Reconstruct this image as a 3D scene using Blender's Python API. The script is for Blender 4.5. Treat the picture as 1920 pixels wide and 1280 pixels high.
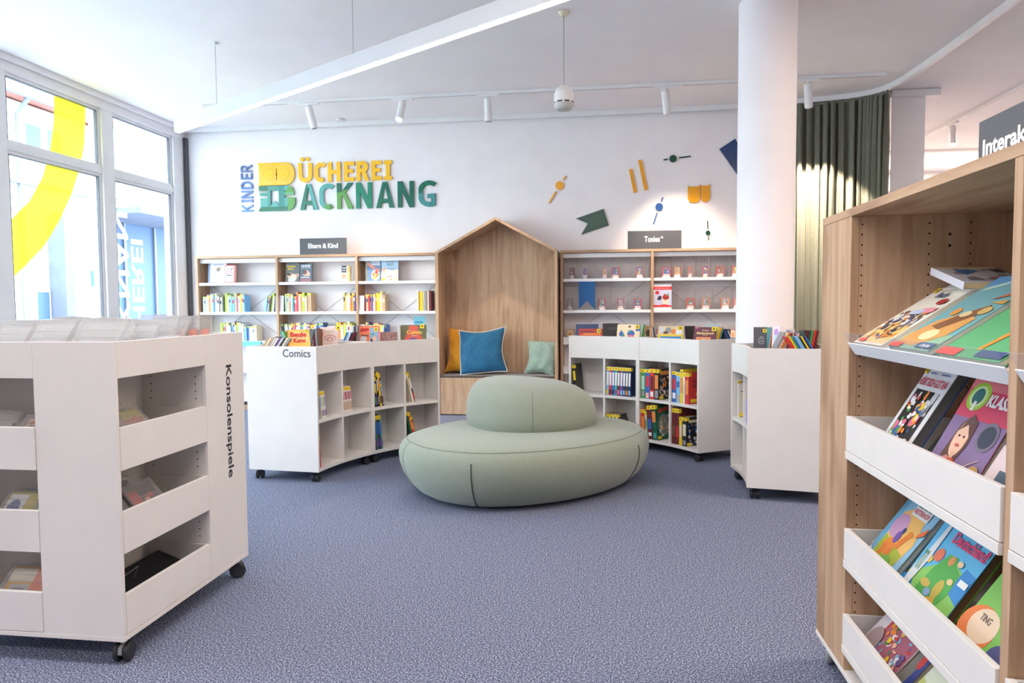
import bpy, bmesh, math, random
from mathutils import Matrix, Vector
R_ = random.Random(7)
for o in list(bpy.data.objects): bpy.data.objects.remove(o)
SC = bpy.context.scene; COL = SC.collection
# ------------------------------------------------------------ camera
F, YAW, PIT, ROL = 1303.72, 0.132527, 0.0528293, -0.0066656
CAM = Vector((0, 0, 1.3))
fw = Vector((-math.sin(YAW)*math.cos(PIT), math.cos(YAW)*math.cos(PIT), -math.sin(PIT)))
r0 = Vector((math.cos(YAW), math.sin(YAW), 0)); u0 = r0.cross(fw)
rt = math.cos(ROL)*r0 + math.sin(ROL)*u0; up = -math.sin(ROL)*r0 + math.cos(ROL)*u0
cd = bpy.data.cameras.new('camera'); cam = bpy.data.objects.new('camera', cd); COL.objects.link(cam)
cd.sensor_width = 36; cd.lens = F/1920*36; cd.clip_start = .05; cd.clip_end = 200
cam.matrix_world = Matrix(((rt.x, up.x, -fw.x, CAM.x), (rt.y, up.y, -fw.y, CAM.y), (rt.z, up.z, -fw.z, CAM.z), (0, 0, 0, 1)))
SC.camera = cam
def at(ax, v, x, y):
    d = fw + rt*((x-960)/F) + up*((640-y)/F); i = 'xyz'.index(ax)
    return CAM + d*((v-CAM[i])/d[i])
def S(r, g, b):
    f = lambda c: (c/255/12.92) if c/255 <= .04045 else ((c/255+.055)/1.055)**2.4
    return (f(r), f(g), f(b), 1)
# ------------------------------------------------------------ world, lights, exposure
SC.view_settings.view_transform = 'Standard'; SC.view_settings.look = 'None'
SC.view_settings.gamma = 1; SC.view_settings.use_curve_mapping = False
SC.view_settings.exposure = 0.97
wd = bpy.data.worlds.new('overcast_sky'); SC.world = wd; wd.use_nodes = True
nt = wd.node_tree; bg = nt.nodes['Background']; bg.inputs[0].default_value = (.78, .89, 1, 1); bg.inputs[1].default_value = 6.4
def light(kind, name, loc, aim, power, col, **k):
    d = bpy.data.lights.new(name, kind); d.energy = power; d.color = col
    for a, b in k.items(): setattr(d, a, b)
    o = bpy.data.objects.new(name, d); COL.objects.link(o); o.location = loc
    o.rotation_euler = (Vector(aim)-Vector(loc)).to_track_quat('-Z', 'Y').to_euler(); return o
WARM = (1, .80, .62); NEUT = (1, .90, .82)
# ceiling lights over aisle and far area; rear and middle ones are added fill
light('AREA', 'ceiling_light_aisle', (3.4, 3.6, 3.5), (3.2, 3.6, 0), 120, WARM, shape='RECTANGLE', size=.5, size_y=6)
light('AREA', 'fill_light_rear', (-1.2, -1.2, 3.5), (-1.2, -1.2, 0), 72, NEUT, shape='RECTANGLE', size=5, size_y=.6)
light('AREA', 'fill_light_middle', (-1.0, 1.9, 3.52), (-1.0, 2.2, 0), 42, NEUT, shape='RECTANGLE', size=3, size_y=.5)
light('AREA', 'ceiling_light_far', (5.2, 10.4, 3.5), (5.2, 10.6, 0), 70, WARM, shape='RECTANGLE', size=3, size_y=1.5)
for yy in (7.6, 6.3, 4.9, 3.5, 2.1):
    light('AREA', 'window_portal', (-5.5, yy, 1.9), (0, yy, 1.9), 1, (1, 1, 1), shape='RECTANGLE', size=1.3, size_y=3.2).data.cycles.is_portal = True
def spot(loc, aim, p, ang=50, col=WARM, blend=.5, r=.03):
    return light('SPOT', 'spot_beam', loc, aim, p, col, spot_size=math.radians(ang), spot_blend=blend, shadow_soft_size=r)
# ------------------------------------------------------------ materials
MATS = {}
def mat(name, col=(.8, .8, .8, 1), rough=.5, spec=.5, metal=0, emit=None, estr=0, alpha=1, sheen=0, coat=0):
    m = bpy.data.materials.new(name); m.use_nodes = True; b = m.node_tree.nodes['Principled BSDF']
    b.inputs['Base Color'].default_value = col; b.inputs['Roughness'].default_value = rough
    b.inputs['Specular IOR Level'].default_value = spec; b.inputs['Metallic'].default_value = metal
    if sheen: b.inputs['Sheen Weight'].default_value = sheen
    if emit: b.inputs['Emission Color'].default_value = emit; b.inputs['Emission Strength'].default_value = estr
    MATS[name] = m; return m
def N(m, t, **k):
    n = m.node_tree.nodes.new(t)
    for a, b in k.items(): setattr(n, a, b)
    return n
def L(m, a, b): m.node_tree.links.new(a, b)
def bsdf(m): return m.node_tree.nodes['Principled BSDF']
def speckle(name, cols, scale, rough=.9, bump=0, dist=.002, mapscale=None, detail=2, stops=None, spec=.3, coord='Object'):
    m = mat(name, rough=rough, spec=spec); tc = N(m, 'ShaderNodeTexCoord'); mp = N(m, 'ShaderNodeMapping'); L(m, tc.outputs[coord], mp.inputs[0])
    if mapscale: mp.inputs['Scale'].default_value = mapscale
    n = N(m, 'ShaderNodeTexNoise'); n.inputs['Scale'].default_value = scale; n.inputs['Detail'].default_value = detail; L(m, mp.outputs[0], n.inputs[0])
    r = N(m, 'ShaderNodeValToRGB'); L(m, n.outputs[0], r.inputs[0]); e = r.color_ramp.elements
    stops = stops or [.3+.4*i/(len(cols)-1) for i in range(len(cols))]
    e[0].position = stops[0]; e[0].color = cols[0]; e[1].position = stops[-1]; e[1].color = cols[-1]
    for s, c in zip(stops[1:-1], cols[1:-1]): x = e.new(s); x.color = c
    L(m, r.outputs[0], bsdf(m).inputs['Base Color'])
    if bump:
        b = N(m, 'ShaderNodeBump'); b.inputs['Strength'].default_value = bump; b.inputs['Distance'].default_value = dist
        L(m, n.outputs[0], b.inputs['Height']); L(m, b.outputs[0], bsdf(m).inputs['Normal'])
    return m
speckle('wall_paint', [S(242, 238, 241), S(246, 243, 246)], 3, rough=.85)
speckle('ceiling_paint', [S(240, 236, 238), S(244, 240, 242)], 2, rough=.9)
speckle('carpet', [S(50, 56, 76), S(90, 98, 122), S(119, 126, 150), S(196, 200, 216)], 165, rough=1, bump=.45, dist=.004, detail=8, stops=[.33, .46, .54, .68], spec=.1)
speckle('white_laminate', [S(227, 223, 219), S(231, 227, 223)], 6, rough=.38)
speckle('white_metal', [S(236, 236, 238), S(240, 240, 242)], 6, rough=.35)
def oak(name, a, b, c, ms):
    m = mat(name, rough=.55, spec=.3); tc = N(m, 'ShaderNodeTexCoord'); mp = N(m, 'ShaderNodeMapping'); mp.inputs['Scale'].default_value = ms; L(m, tc.outputs['Object'], mp.inputs[0])
    n = N(m, 'ShaderNodeTexNoise'); n.inputs['Scale'].default_value = 1.6; n.inputs['Detail'].default_value = 6; n.inputs['Roughness'].default_value = .65; n.inputs['Distortion'].default_value = .6; L(m, mp.outputs[0], n.inputs[0])
    r = N(m, 'ShaderNodeValToRGB'); L(m, n.outputs[0], r.inputs[0]); e = r.color_ramp.elements
    e[0].position = .28; e[0].color = a; e[1].position = .72; e[1].color = c; x = e.new(.5); x.color = b
    k = N(m, 'ShaderNodeTexNoise'); k.inputs['Scale'].default_value = 5; k.inputs['Detail'].default_value = 2
    mp2 = N(m, 'ShaderNodeMapping'); mp2.inputs['Scale'].default_value = tuple(.9 if s > 2 else .35 for s in ms); L(m, tc.outputs['Object'], mp2.inputs[0]); L(m, mp2.outputs[0], k.inputs[0])
    r2 = N(m, 'ShaderNodeValToRGB'); L(m, k.outputs[0], r2.inputs[0]); f = r2.color_ramp.elements
    f[0].position = .30; f[0].color = (.62, .55, .50, 1); f[1].position = .42; f[1].color = (1, 1, 1, 1)
    mx = N(m, 'ShaderNodeMix', data_type='RGBA', blend_type='MULTIPLY'); mx.inputs[0].default_value = .7
    L(m, r.outputs[0], mx.inputs[6]); L(m, r2.outputs[0], mx.inputs[7]); L(m, mx.outputs[2], bsdf(m).inputs['Base Color'])
    return m
oa, ob, oc = S(166, 131, 102), S(192, 159, 129), S(208, 178, 149)
oak('oak_upright', oa, ob, oc, (14, 14, .8)); oak('oak_lengthwise', oa, ob, oc, (14, .8, 14)); oak('oak_crosswise', oa, ob, oc, (.8, 14, 14))
def fabric(name, c1, c2, sc=220, bump=.25, sheen=.3):
    m = speckle(name, [c1, c2], sc, rough=.95, bump=bump, dist=.002, spec=.15, detail=4); bsdf(m).inputs['Sheen Weight'].default_value = sheen; return m
fabric('sage_wool', S(130, 139, 126), S(148, 156, 142)); fabric('dark_thread', S(100, 110, 98), S(112, 120, 108), sheen=0); fabric('zip_dark', S(60, 68, 62), S(74, 82, 76), sheen=0)
fabric('mustard_linen', S(205, 138, 28), S(224, 160, 48), 60); fabric('blue_linen', S(30, 86, 122), S(46, 106, 142), 60)
fabric('sage_linen', S(132, 156, 144), S(152, 172, 160), 60); fabric('cream_piping', S(222, 222, 214), S(236, 236, 228)); fabric('seat_felt', S(82, 74, 72), S(102, 92, 88))
fabric('curtain_cloth', S(104, 108, 96), S(122, 124, 110), 90, .1, .2)
mat('black_rubber', S(38, 40, 46), .5); mat('grey_plastic', S(150, 150, 156), .4); mat('dark_grey_board', S(84, 86, 92), .6); mat('black_print', S(34, 34, 40), .6)
mat('grey_print', S(78, 82, 92), .6); mat('white_print', S(246, 246, 250), .5); mat('pin_hole', S(40, 28, 22), .9); mat('bright_steel', S(190, 192, 196), .3, metal=.9)
mat('cream_plastic', S(226, 218, 190), .4); mat('white_plastic', S(232, 230, 228), .4); mat('grille_plastic', S(196, 194, 190), .6)
speckle('lamp_housing_paint', [S(206, 206, 208), S(210, 210, 212)], 3); mat('led_diffuser', (1, 1, 1, 1), emit=(1, .93, .88, 1), estr=16); mat('lamp_lens', (1, 1, 1, 1), emit=(1, .93, .82, 1), estr=25)
mat('blue_felt', S(44, 96, 152), .8); mat('wire_grey', S(150, 150, 154), .4, metal=.3)
m = mat('printed', rough=.42); a = N(m, 'ShaderNodeVertexColor'); a.layer_name = 'Col'; L(m, a.outputs[0], bsdf(m).inputs['Base Color'])
m = mat('wall_letter', rough=.25); a = N(m, 'ShaderNodeVertexColor'); a.layer_name = 'Col'; L(m, a.outputs[0], bsdf(m).inputs['Base Color'])
def clear(name, tint, gl, rough=.05):
    m = bpy.data.materials.new(name); m.use_nodes = True; t = m.node_tree; t.nodes.clear(); MATS[name] = m
    o = t.nodes.new('ShaderNodeOutputMaterial'); mix = t.nodes.new('ShaderNodeMixShader'); tr = t.nodes.new('ShaderNodeBsdfTransparent'); g = t.nodes.new('ShaderNodeBsdfPrincipled')
    tr.inputs[0].default_value = tint; g.inputs['Roughness'].default_value = rough; g.inputs['Base Color'].default_value = (.8, .8, .8, 1)
    fr = t.nodes.new('ShaderNodeLayerWeight'); fr.inputs[0].default_value = .35; mt = t.nodes.new('ShaderNodeMath'); mt.operation = 'MULTIPLY_ADD'; mt.inputs[1].default_value = gl[1]; mt.inputs[2].default_value = gl[0]
    t.links.new(fr.outputs['Facing'], mt.inputs[0]); t.links.new(mt.outputs[0], mix.inputs[0]); t.links.new(tr.outputs[0], mix.inputs[1]); t.links.new(g.outputs[0], mix.inputs[2]); t.links.new(mix.outputs[0], o.inputs[0])
clear('window_glass', (.93, .97, .98, 1), (.0, .10), .02); clear('clear_acrylic', (.95, .94, .94, 1), (.07, .55)); clear('guard_acrylic', (.96, .96, .97, 1), (.03, .14)); clear('clear_case', (.86, .87, .88, 1), (.14, .40), .15)
m = bpy.data.materials.new('yellow_film'); m.use_nodes = True; t = m.node_tree; t.nodes.clear(); MATS['yellow_film'] = m
o = t.nodes.new('ShaderNodeOutputMaterial'); x = t.nodes.new('ShaderNodeMixShader'); tr = t.nodes.new('ShaderNodeBsdfTransparent'); tl = t.nodes.new('ShaderNodeBsdfTranslucent'); df = t.nodes.new('ShaderNodeBsdfDiffuse'); ad = t.nodes.new('ShaderNodeMixShader')
tr.inputs[0].default_value = (1, .88, .03, 1); tl.inputs[0].default_value = (1, .85, .02, 1); df.inputs[0].default_value = (1, .85, .02, 1); x.inputs[0].default_value = .7; ad.inputs[0].default_value = .25
t.links.new(tl.outputs[0], ad.inputs[1]); t.links.new(df.outputs[0], ad.inputs[2]); t.links.new(tr.outputs[0], x.inputs[1]); t.links.new(ad.outputs[0], x.inputs[2]); t.links.new(x.outputs[0], o.inputs[0])
m = bpy.data.materials.new('white_film'); m.use_nodes = True; t = m.node_tree; t.nodes.clear(); MATS['white_film'] = m
o = t.nodes.new('ShaderNodeOutputMaterial'); x = t.nodes.new('ShaderNodeMixShader'); tl = t.nodes.new('ShaderNodeBsdfTranslucent'); df = t.nodes.new('ShaderNodeBsdfDiffuse'); x.inputs[0].default_value = .3
t.links.new(tl.outputs[0], x.inputs[1]); t.links.new(df.outputs[0], x.inputs[2]); t.links.new(x.outputs[0], o.inputs[0])
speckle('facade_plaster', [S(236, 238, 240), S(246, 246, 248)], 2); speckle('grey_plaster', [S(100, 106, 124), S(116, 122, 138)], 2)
speckle('paving', [S(176, 178, 182), S(206, 208, 210)], 6); mat('outside_glass', S(66, 92, 128), .5); mat('sign_blue', S(30, 110, 180), .5)
m = speckle('roof_tiles', [S(150, 96, 86), S(178, 124, 112)], 3, mapscale=(1, .6, 9))
mat('railing_steel', S(120, 128, 140), .4, metal=.5)
# ------------------------------------------------------------ mesh builder
I4 = Matrix.Identity(4)
def fr(o, u, v, w=None):
    u = Vector(u).normalized(); v = Vector(v); w = Vector(w).normalized() if w is not None else u.cross(v).normalized(); v = w.cross(u).normalized()
    return Matrix(((u.x, v.x, w.x, o[0]), (u.y, v.y, w.y, o[1]), (u.z, v.z, w.z, o[2]), (0, 0, 0, 1)))
WHITE = (1, 1, 1, 1)
class MB:
    def __init__(s): s.v = []; s.f = []; s.c = []; s.m = []; s.M = I4
    def add(s, vs, fs, col=WHITE, mi=0, M=None):
        M = s.M @ M if M is not None else s.M; b = len(s.v); s.v += [tuple(M @ Vector(p)) for p in vs]
        for f in fs: s.f.append([b+i for i in f]); s.c.append(col); s.m.append(mi)
        return s
    def box(s, x0, x1, y0, y1, z0, z1, col=WHITE, mi=0, M=None):
        vs = [(x, y, z) for z in (z0, z1) for y in (y0, y1) for x in (x0, x1)]
        return s.add(vs, [(0, 2, 3, 1), (4, 5, 7, 6), (0, 1, 5, 4), (2, 6, 7, 3), (0, 4, 6, 2), (1, 3, 7, 5)], col, mi, M)
    def prism(s, pts, w0, w1, col=WHITE, mi=0, M=None, back=True):   # polygon in uv, thickness along w
        n = len(pts); a = sum(pts[i][0]*pts[(i+1) % n][1]-pts[(i+1) % n][0]*pts[i][1] for i in range(n))
        if a < 0: pts = pts[::-1]
        vs = [(p[0], p[1], w1) for p in pts] + [(p[0], p[1], w0) for p in pts]
        fs = [tuple(range(n))] + ([tuple(range(2*n-1, n-1, -1))] if back else []) + [(i, n+i, n+(i+1) % n, (i+1) % n) for i in range(n)]
        return s.add(vs, fs, col, mi, M)
    def flat(s, pts, w, col, M=None, mi=0):
        n = len(pts); a = sum(pts[i][0]*pts[(i+1) % n][1]-pts[(i+1) % n][0]*pts[i][1] for i in range(n))
        if a < 0: pts = pts[::-1]
        return s.add([(p[0], p[1], w) for p in pts], [tuple(range(n))], col, mi, M)
    def tube(s, pts, r, n=8, col=WHITE, mi=0, closed=False, cap=True, M=None):
        pts = [Vector(p) for p in pts]; K = len(pts); rs = r if isinstance(r, (list, tuple)) else [r]*K; vs = []; fs = []; prev = None
        for i, p in enumerate(pts):
            a = pts[(i-1) % K] if (closed or i > 0) else p; b = pts[(i+1) % K] if (closed or i < K-1) else p; t = (b-a).normalized()
            if prev is None: prev = t.orthogonal().normalized()
            prev = (prev - t*prev.dot(t)).normalized(); q = t.cross(prev)
            for j in range(n):
                an = 2*math.pi*j/n; vs.append(tuple(p + (prev*math.cos(an)+q*math.sin(an))*rs[i]))
        for i in range(K if closed else K-1):
            for j in range(n): a = i*n+j; b = i*n+(j+1) % n; c = ((i+1) % K)*n+(j+1) % n; d = ((i+1) % K)*n+j; fs.append((a, b, c, d))
        if cap and not closed: fs += [tuple(range(n-1, -1, -1)), tuple((K-1)*n+j for j in range(n))]
        return s.add(vs, fs, col, mi, M)
    def rings(s, rs, col=WHITE, mi=0, cap0=True, cap1=True, M=None):
        n = len(rs[0]); vs = [p for r in rs for p in r]; fs = []
        for i in range(len(rs)-1):
            for j in range(n): fs.append((i*n+j, i*n+(j+1) % n, (i+1)*n+(j+1) % n, (i+1)*n+j))
        if cap0: fs.append(tuple(range(n-1, -1, -1)))
        if cap1: fs.append(tuple((len(rs)-1)*n+j for j in range(n)))
        return s.add(vs, fs, col, mi, M)
    def lathe(s, prof, n=24, col=WHITE, mi=0, M=None, cap0=True, cap1=True):
        return s.rings([[(r*math.cos(2*math.pi*j/n), r*math.sin(2*math.pi*j/n), z) for j in range(n)] for r, z in prof], col, mi, cap0, cap1, M)
    def arc(s, C, r0, r1, a0, a1, z0, z1, n=10, col=WHITE, mi=0):
        q = [math.radians(a0+(a1-a0)*i/n) for i in range(n+1)]; vs = []
        for a in q: vs += [(C[0]+r*math.cos(a), C[1]+r*math.sin(a), z) for r, z in ((r0, z0), (r1, z0), (r1, z1), (r0, z1))]
        fs = [(i*4+j, (i+1)*4+j, (i+1)*4+(j+1) % 4, i*4+(j+1) % 4) for i in range(n) for j in range(4)] + [(0, 1, 2, 3), tuple(n*4+j for j in (3, 2, 1, 0))]
        return s.add(vs, fs, col, mi)
    def text(s, body, M, u0, v0, u1, v1, col=WHITE, mi=0, depth=.0006, bold=.0, keep=True):
        vs, fs, bb = glyphs(body, bold, depth > .004)
        w = bb[2]-bb[0] or 1; h = bb[3]-bb[1] or 1; sx = (u1-u0)/w; sy = (v1-v0)/h
        return s.add([(u0+(x-bb[0])*sx, v0+(y-bb[1])*sy, z*depth) for x, y, z in vs], fs, col, mi, M)
    def build(s, name, mats, parent=None, M=None, smooth=False, bevel=0, **tg):
        me = bpy.data.meshes.new(name); me.from_pydata(s.v, [], s.f); me.update()
        for k in (mats if isinstance(mats, (list, tuple)) else [mats]): me.materials.append(MATS[k])
        me.polygons.foreach_set('material_index', s.m)
        if any(c is not WHITE for c in s.c):
            at_ = me.color_attributes.new('Col', 'FLOAT_COLOR', 'CORNER'); buf = []
            for p, c in zip(me.polygons, s.c): buf += list(c)*p.loop_total
            at_.data.foreach_set('color', buf)
        if smooth:
            me.polygons.foreach_set('use_smooth', [True]*len(me.polygons))
            if smooth != 'all': me.set_sharp_from_angle(angle=math.radians(38))
        o = bpy.data.objects.new(name, me); COL.objects.link(o)
        if parent is not None: o.parent = parent
        if M is not None: o.matrix_local = M
        if bevel:
            b = o.modifiers.new('edge', 'BEVEL'); b.width = bevel; b.segments = 2; b.limit_method = 'ANGLE'
        return tag(o, **tg)
_G = {}
def glyphs(body, bold, thick):
    k = (body, bold, thick)
    if k in _G: return _G[k]
    c = bpy.data.curves.new('t', 'FONT'); c.body = body; c.size = 1; c.offset = bold; c.extrude = .5; c.resolution_u = 4
    o = bpy.data.objects.new('t', c); COL.objects.link(o); bpy.context.view_layer.update()
    me = bpy.data.meshes.new_from_object(o); vs = [(v.co.x, v.co.y, v.co.z+.5) for v in me.vertices]; fs = [tuple(p.vertices) for p in me.polygons]
    bpy.data.objects.remove(o); bpy.data.meshes.remove(me); bpy.data.curves.remove(c)
    bb = (min(v[0] for v in vs), min(v[1] for v in vs), max(v[0] for v in vs), max(v[1] for v in vs)); _G[k] = (vs, fs, bb); return _G[k]
def stroke_letter(mb, ch, x0, z0, x1, z1, t, col, M, d):
    # block capitals from straight bars and arcs; t = stroke width
    w, h = x1-x0, z1-z0; cnt = [0]
    def q(pts): cnt[0] += 1; mb.prism([(x0+a, z0+b) for a, b in pts], 0, d+.00035*(cnt[0] % 24), col, M=M)
    def bar(ax, ay, bx, by, tt=t): dx, dy = bx-ax, by-ay; l = math.hypot(dx, dy); nx, ny = -dy/l*tt/2, dx/l*tt/2; q([(ax+nx, ay+ny), (bx+nx, by+ny), (bx-nx, by-ny), (ax-nx, ay-ny)])
    def arc(cx, cy, rx, ry, a0, a1, n=12):
        for i in range(n):
            a, b = math.radians(a0+(a1-a0)*i/n), math.radians(a0+(a1-a0)*(i+1)/n)
            q([(cx+rx*math.cos(a), cy+ry*math.sin(a)), (cx+rx*math.cos(b), cy+ry*math.sin(b)), (cx+(rx-t)*math.cos(b), cy+(ry-t)*math.sin(b)), (cx+(rx-t)*math.cos(a), cy+(ry-t)*math.sin(a))])
    k = t/2; s = t*.92
    if ch == 'H': bar(k, 0, k, h); bar(w-k, 0, w-k, h); bar(k, h/2, w-k, h/2)
    elif ch == 'E': bar(k, 0, k, h); bar(0, h-k, w, h-k, s); bar(0, k, w, k, s); bar(0, h*.52, w*.88, h*.52, s)
    elif ch == 'I': bar(w/2, 0, w/2, h); bar(0, h-k, w, h-k, s*.9); bar(0, k, w, k, s*.9)
    elif ch == 'N': bar(k, 0, k, h); bar(w-k, 0, w-k, h); q([(0, h), (t*1.1, h), (w, 0), (w-t*1.1, 0)])
    elif ch == 'K': bar(k, 0, k, h); q([(t*.9, h*.42), (t*.9, h*.62), (w-t*1.2, h), (w, h)]); q([(t*1.2, h*.62), (t*1.9, h*.66), (w, 0), (w-t*1.25, 0)])
    elif ch == 'A': q([(0, 0), (t*1.08, 0), (w/2+t*.1, h), (w/2-t*.55, h)]); q([(w, 0), (w-t*1.08, 0), (w/2-t*.1, h), (w/2+t*.55, h)]); bar(w*.2, h*.27, w*.8, h*.27, s)
    elif ch == 'U': r = w/2; bar(k, r, k, h); bar(w-k, r, w-k, h); arc(r, r, r, r, 180, 360, 18)
    elif ch in 'CG':
        rx, ry = w*.62, h*.36; cx = rx; arc(cx, h-ry, rx, ry, 45, 180); arc(cx, ry, rx, ry, 180, 300 if ch == 'C' else 290); bar(k, ry, k, h-ry)
        if ch == 'G': bar(w-k, h*.04, w-k, h*.50); bar(w*.52, h*.50-k, w, h*.50-k, s)
        if ch == 'G': q([(cx+rx*.3, 0), (w, h*.06), (w, h*.06+t*.8), (cx+rx*.3, t*.9)])
    elif ch == 'D': bar(k, 0, k, h); bar(0, h-k, w*.45, h-k, s); bar(0, k, w*.45, k, s); arc(w*.4, h/2, w*.6, h/2, -90, 90, 18)
    elif ch == 'R': bar(k, 0, k, h); r = h*.29; bar(0, h-k, w*.5, h-k, s); bar(0, h-2*r+k, w*.5, h-2*r+k, s); arc(w*.45, h-r, w*.5, r, -90, 90, 14); q([(w*.42, h*.46), (w*.42+t*1.0, h*.46), (w+t*.05, 0), (w-t*1.05, 0)])
def tag(o, label=None, cat=None, group=None, kind=None):
    if label: o['label'] = label
    if cat: o['category'] = cat
    if group: o['group'] = group
    if kind: o['kind'] = kind
    return o
def empty(name, loc, label, cat, group=None, M=None):
    o = bpy.data.objects.new(name, None); COL.objects.link(o); o.empty_display_size = .1
    if M is not None: o.matrix_world = M
    else: o.location = loc
    return tag(o, label, cat, group)
def P(parent, name, m, fn, **k):   # a part given in world coordinates under a thing
    mb = MB(); fn(mb); bpy.context.view_layer.update() if False else None
    Mi = parent.get('_inv'); k.setdefault('M', None)
    o = mb.build(name, m, parent, **k); o.matrix_parent_inverse = parent.matrix_basis.inverted(); return o
ORD = ['first', 'second', 'third', 'fourth', 'fifth', 'sixth', 'seventh', 'eighth', 'ninth', 'tenth', 'eleventh', 'twelfth', 'thirteenth', 'fourteenth', 'fifteenth', 'sixteenth']
CN = {'white': S(238, 238, 238), 'cream': S(232, 222, 196), 'yellow': S(240, 208, 40), 'orange': S(236, 140, 60), 'red': S(206, 52, 48), 'pink': S(226, 110, 140), 'lilac': S(176, 150, 214), 'purple': S(110, 80, 150),
 'sky blue': S(130, 190, 230), 'blue': S(50, 100, 180), 'navy': S(34, 48, 92), 'teal': S(70, 160, 160), 'mint': S(176, 216, 190), 'green': S(70, 150, 80), 'lime': S(180, 204, 70), 'dark green': S(24, 92, 66), 'grey': S(150, 150, 154),
 'charcoal': S(60, 60, 66), 'black': S(28, 28, 32), 'brown': S(120, 84, 60), 'maroon': S(104, 32, 40), 'tan': S(196, 166, 130), 'pale blue': S(190, 214, 236), 'pale grey': S(208, 208, 212), 'peach': S(240, 190, 160)}
PAGES = S(236, 228, 208)
def disc(cx, cy, rx, ry, n=18, a0=0, a1=360):
    return [(cx+rx*math.cos(math.radians(a0+(a1-a0)*i/n)), cy+ry*math.sin(math.radians(a0+(a1-a0)*i/n))) for i in range(n if a1-a0 == 360 else n+1)]
def art(mb, items, w, h, M=None, w0=.0004, dz=.00025):
    z = w0; dz = min(dz, .0035/max(1, len(items)))
    for it in items:
        k = it[0]; c = it[6] if k == 't' else it[-1]; c = CN[c] if isinstance(c, str) else c
        if k == 'r': mb.flat([(it[1]*w, it[2]*h), (it[3]*w, it[2]*h), (it[3]*w, it[4]*h), (it[1]*w, it[4]*h)], z, c, M)
        elif k == 'e': mb.flat(disc(it[1]*w, it[2]*h, it[3]*w, it[4]*h), z, c, M)
        elif k == 'p': mb.flat([(x*w, y*h) for x, y in it[1]], z, c, M)
        elif k == 't': mb.text(it[1], (M if M is not None else I4) @ Matrix.Translation((0, 0, z)), it[2]*w, it[3]*h, it[4]*w, it[5]*h, c, depth=.0004, bold=it[7] if len(it) > 7 else .02)
        z += dz
def blobs(n, pal, seed, x0=.05, x1=.95, y0=.05, y1=.7, s=.12):
    r = random.Random(seed); out = []
    for i in range(n):
        cx, cy = r.uniform(x0, x1), r.uniform(y0, y1); a = r.uniform(.3, 1)*s; b = r.uniform(.3, 1)*s*.8; q = r.random()*6
        pts = []
        for j in range(9):
            t = j/9*6.283; rr = r.uniform(.7, 1.15); x = cx+a*rr*math.cos(t); y = cy+b*rr*math.sin(t); pts.append((min(.99, max(.01, x)), min(.99, max(.01, y))))
        out.append(('p', pts, r.choice(pal)))
    return out
def face_book(M, w, h, t, cov, items, label, name='book', cat='book', group=None, pages=PAGES, stick=None, back=None, hollow=False):
    """front cover in the uv plane looking along +w; spine on the low-u side"""
    cov = CN[cov] if isinstance(cov, str) else cov; back = back or cov
    mb = MB(); c = .002
    mb.box(0, w, 0, h, -c, 0, cov); mb.box(0, w, 0, h, -t, -t+c, back); mb.box(0, c, 0, h, -t+c, -c, cov)
    art(mb, items, w, h); o = mb.build(name, 'printed', M=M, label=label, cat=cat, group=group)
    MB().box(c, w-.004, .003, h-.003, -t+c, -c, pages).build('page_block', 'printed', o)
    if stick:
        k = MB(); sx, sy, sw = stick; k.prism([(sx*w, sy*h), (sx*w+sw, sy*h), (sx*w+sw, sy*h+sw), (sx*w, sy*h+sw)], 0.003, .0036, CN['yellow']); k.flat(disc(sx*w+sw/2, sy*h+sw/2, sw*.22, sw*.22, 10), .0038, S(70, 60, 20)); k.build('sticker', 'printed', o, label='yellow sticker')
    return o
def spine_book(M, t, h, d, cov, label, group, stick=False, bands=(), name='book', cat='book', side=None, pages=PAGES, sart=None):
    """u = thickness, v = up, w = towards the reader; spine at w=0"""
    cov = CN[cov] if isinstance(cov, str) else cov; mb = MB(); c = min(.002, t*.12)
    mb.box(0, t, 0, h, -c, 0, cov); mb.box(0, c, 0, h, -d, -c, cov); mb.box(t-c, t, 0, h, -d, -c, side or cov)
    for (a, b, col) in bands: mb.flat([(t*.14, a*h), (t*.86, a*h), (t*.86, b*h), (t*.14, b*h)], .0006, CN[col] if isinstance(col, str) else col)
    if sart: art(mb, sart, d, h, fr((t, 0, 0), (0, 0, -1), (0, 1, 0), (1, 0, 0)))
    o = mb.build(name, 'printed', M=M, label=label, cat=cat, group=group)
    MB().box(c, t-c, .003, h-.004, -d+.004, -c, pages).build('page_block', 'printed', o)
    if stick:
        k = MB(); k.box(-.0006, t+.0006, h*.87, h*.985, -min(.03, d*.2), .0012, CN['yellow']); k.flat(disc(t/2, h*.925, t*.18, h*.022, 8), .0018, S(60, 52, 20)); k.build('sticker', 'printed', o, label='yellow sticker')
    return o
# ------------------------------------------------------------ room shell
YB, ZC, XW = 8.45, 3.58, -5.355
def struct(name, m, fn, **k):
    mb = MB(); fn(mb); return mb.build(name, m, kind='structure', **k)
struct('floor', 'carpet', lambda b: b.box(-5.6, 7.2, -4.2, 12.6, -.1, 0))
struct('ceiling', 'ceiling_paint', lambda b: b.box(-5.6, 7.2, -4.2, 12.6, ZC, ZC+.15))
struct('wall_back', 'wall_paint', lambda b: b.box(XW-.2, 3.0, YB, YB+.2, 0, ZC))
struct('wall_back_side', 'wall_paint', lambda b: b.box(2.8, 3.0, YB+.2, 11.8, 0, ZC))
struct('wall_far', 'wall_paint', lambda b: b.box(2.8, 7.2, 11.8, 12.0, 0, ZC))
struct('wall_right', 'wall_paint', lambda b: b.box(7.0, 7.2, -4.2, 11.8, 0, ZC))
struct('wall_rear', 'wall_paint', lambda b: b.box(-5.6, 7.0, -4.2, -4.0, 0, ZC))
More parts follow.
